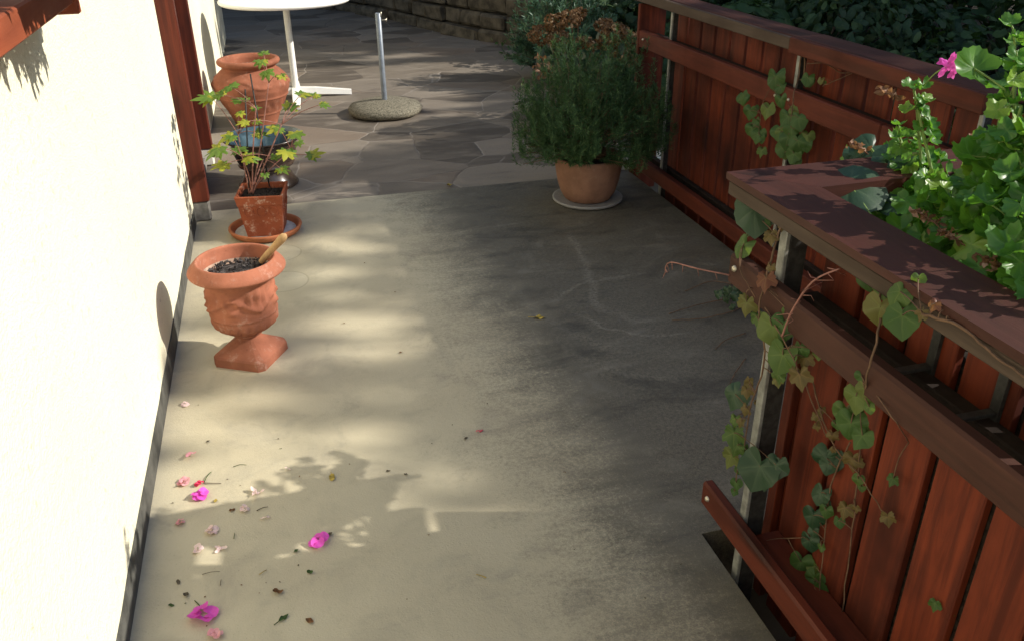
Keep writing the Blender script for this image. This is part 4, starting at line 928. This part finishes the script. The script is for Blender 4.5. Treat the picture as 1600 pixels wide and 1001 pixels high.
# ------------------------------------------------------------------ unseen trees, added and shaped to shade the terrace and block sky
TL = "unseen leafy tree added to shade the garden and terrace"
def tree(x, y, blobs, size, dens=34.):
    t = thing("tree", (x, y, -1.2), TL, "tree", "added unseen trees beyond the garden"); ms, ml = MB(), MB()
    topz = max(b[2] for b in blobs)
    ms.tube(smooth_path([(x, y, -1.3), (x+.1, y+.1, topz*.4), (x, y, topz*.8)], 5), .22, 8, .08)
    for (bx, by, bz, rx, ry, rz, dn) in blobs:
        ms.tube(smooth_path([(x, y, topz*.35), ((x+bx)/2, (y+by)/2, (topz*.35+bz)/2+.2), (bx, by, bz)], 4), .08, 6, .02)
        n = int(dens*dn*ry*rz*math.pi/(size*size*1.2)*.12)
        for _ in range(n):
            d_ = rnd_dir(); rr = U(0, 1)**.4; p = Vector((bx+d_.x*rx*rr, by+d_.y*ry*rr, bz+d_.z*rz*rr)); ml.leaf(p, rnd_dir(), rnd_dir(), size*U(.7, 1.3), o_oval, .1, .05, 6)
    ms.build("trunk", M['bark'], t); ml.build("crown", M['treeleaf'], t)
TX = 12.
PROF = [(-6, 7.5), (-3, 7.8), (-1.5, 7.72), (-.9, 7.66), (-.5, 7.57), (2.2, 7.56), (3.0, 7.0), (5.2, 6.45)]  # crown tops shaped to set where their shade ends on the floor
def topz(y):
    for (a, za), (b, zb) in zip(PROF, PROF[1:]):
        if y <= b: return za+(zb-za)*max(0, (y-a)/(b-a))
    return PROF[-1][1]
def row_tree(y0, y1, size):
    bl = []; y = y0; k = 0
    while y < y1:
        rz = U(.38, .6); bl.append((TX+U(-.4, .4), y, topz(y)-rz-U(.0, .16), .7, U(.30, .45), rz, 1.3)); y += .42
        for q in range(2 if -.8 < y < 2.4 else 1): bl.append((TX+U(-.3, .3), y+U(-.3, .3), topz(y)+U(.0, .32), .4, U(.16, .4), U(.10, .24), U(.08, .26)))
        k += 1
    bl += [(TX+U(-.3, .3), a, b, c*1.3, c*1.4, c*.8, 1.1) for a, b, c in DAP if y0 <= a < y1]
    yc, w_ = (y0+y1)/2, (y1-y0)/2; tz = topz(yc)
    bl += [(TX, yc-w_*.5, tz-1.6, 1.2, w_*.75, 1.3, 1.7), (TX, yc+w_*.5, tz-1.6, 1.2, w_*.75, 1.3, 1.7), (TX, yc, tz-3.6, 1.3, w_*1.1, 1.6, 1.), (TX, yc, tz-5.6, 1.3, w_*1.1, 1.6, 1.)]
    tree(TX, yc, bl, size)
rng.seed(7)
DAP = [(U(-.8, 2.2), U(7.85, 8.3), U(.08, .17)) for _ in range(16)]  # small leaf clumps added to dapple the sunny floor
row_tree(-6.0, -3.2, .14); row_tree(-3.2, -.9, .12); row_tree(-.9, .9, .11); row_tree(.9, 2.7, .11); row_tree(2.7, 5.2, .13)
tree(TX, 8.0, [(TX, 7.3, 7.0, 2.0, 2.0, 2.6, 1.), (TX, 7.9, 3.2, 2.0, 2.3, 2.8, 1.), (TX, 8.0, 11., 2.0, 2.2, 2.6, 1.)], .22)
tree(TX, 12.5, [(TX, 12., 7.0, 2.0, 2.8, 3.0, 1.), (TX, 12., 3., 2.0, 2.8, 2.8, 1.), (TX, 12, 11.5, 2.0, 2.6, 2.6, 1.)], .25)
tree(TX+1, 17.5, [(TX+1, 17.5, 6.0, 2.0, 2.9, 4.0, 1.), (TX+1, 17, 11.5, 2.0, 2.6, 2.8, 1.)], .28)
tree(6.5, 12.2, [(6.3, 11.8, 3.6, 2.2, 2.0, 2.2, 1.), (6.8, 12.4, 6.4, 2.0, 2.2, 2.0, 1.)], .22)  # from here on, unseen trees added to block sky and darken the back
tree(2.6, 15.0, [(2.4, 14.6, 3.6, 2.4, 1.8, 2.3, 1.), (3.0, 15.4, 6.4, 2.2, 2.0, 2.0, 1.)], .22)
tree(-1.6, 16.2, [(-1.6, 15.8, 3.6, 2.6, 1.8, 2.4, 1.), (-1.6, 16.2, 6.6, 2.4, 2.0, 2.0, 1.)], .22)
tree(8.6, 3.2, [(8.6, 2.2, 2.2, 1.3, 1.8, 2.0, 1.), (8.6, 4.6, 2.2, 1.3, 1.8, 1.9, 1.)], .17)
tree(8.9, 7.6, [(8.9, 7.0, 2.4, 1.4, 1.8, 2.2, 1.), (9.0, 9.0, 3.6, 1.5, 1.6, 3.0, 1.)], .19)
tree(4.6, 13.4, [(3.4, 11.6, 4.6, 2.2, 1.9, 1.3, 1.), (5.2, 9.8, 4.4, 1.7, 1.6, 1.3, 1.), (1.2, 12.4, 5.0, 1.9, 1.7, 1.3, 1.)], .2)
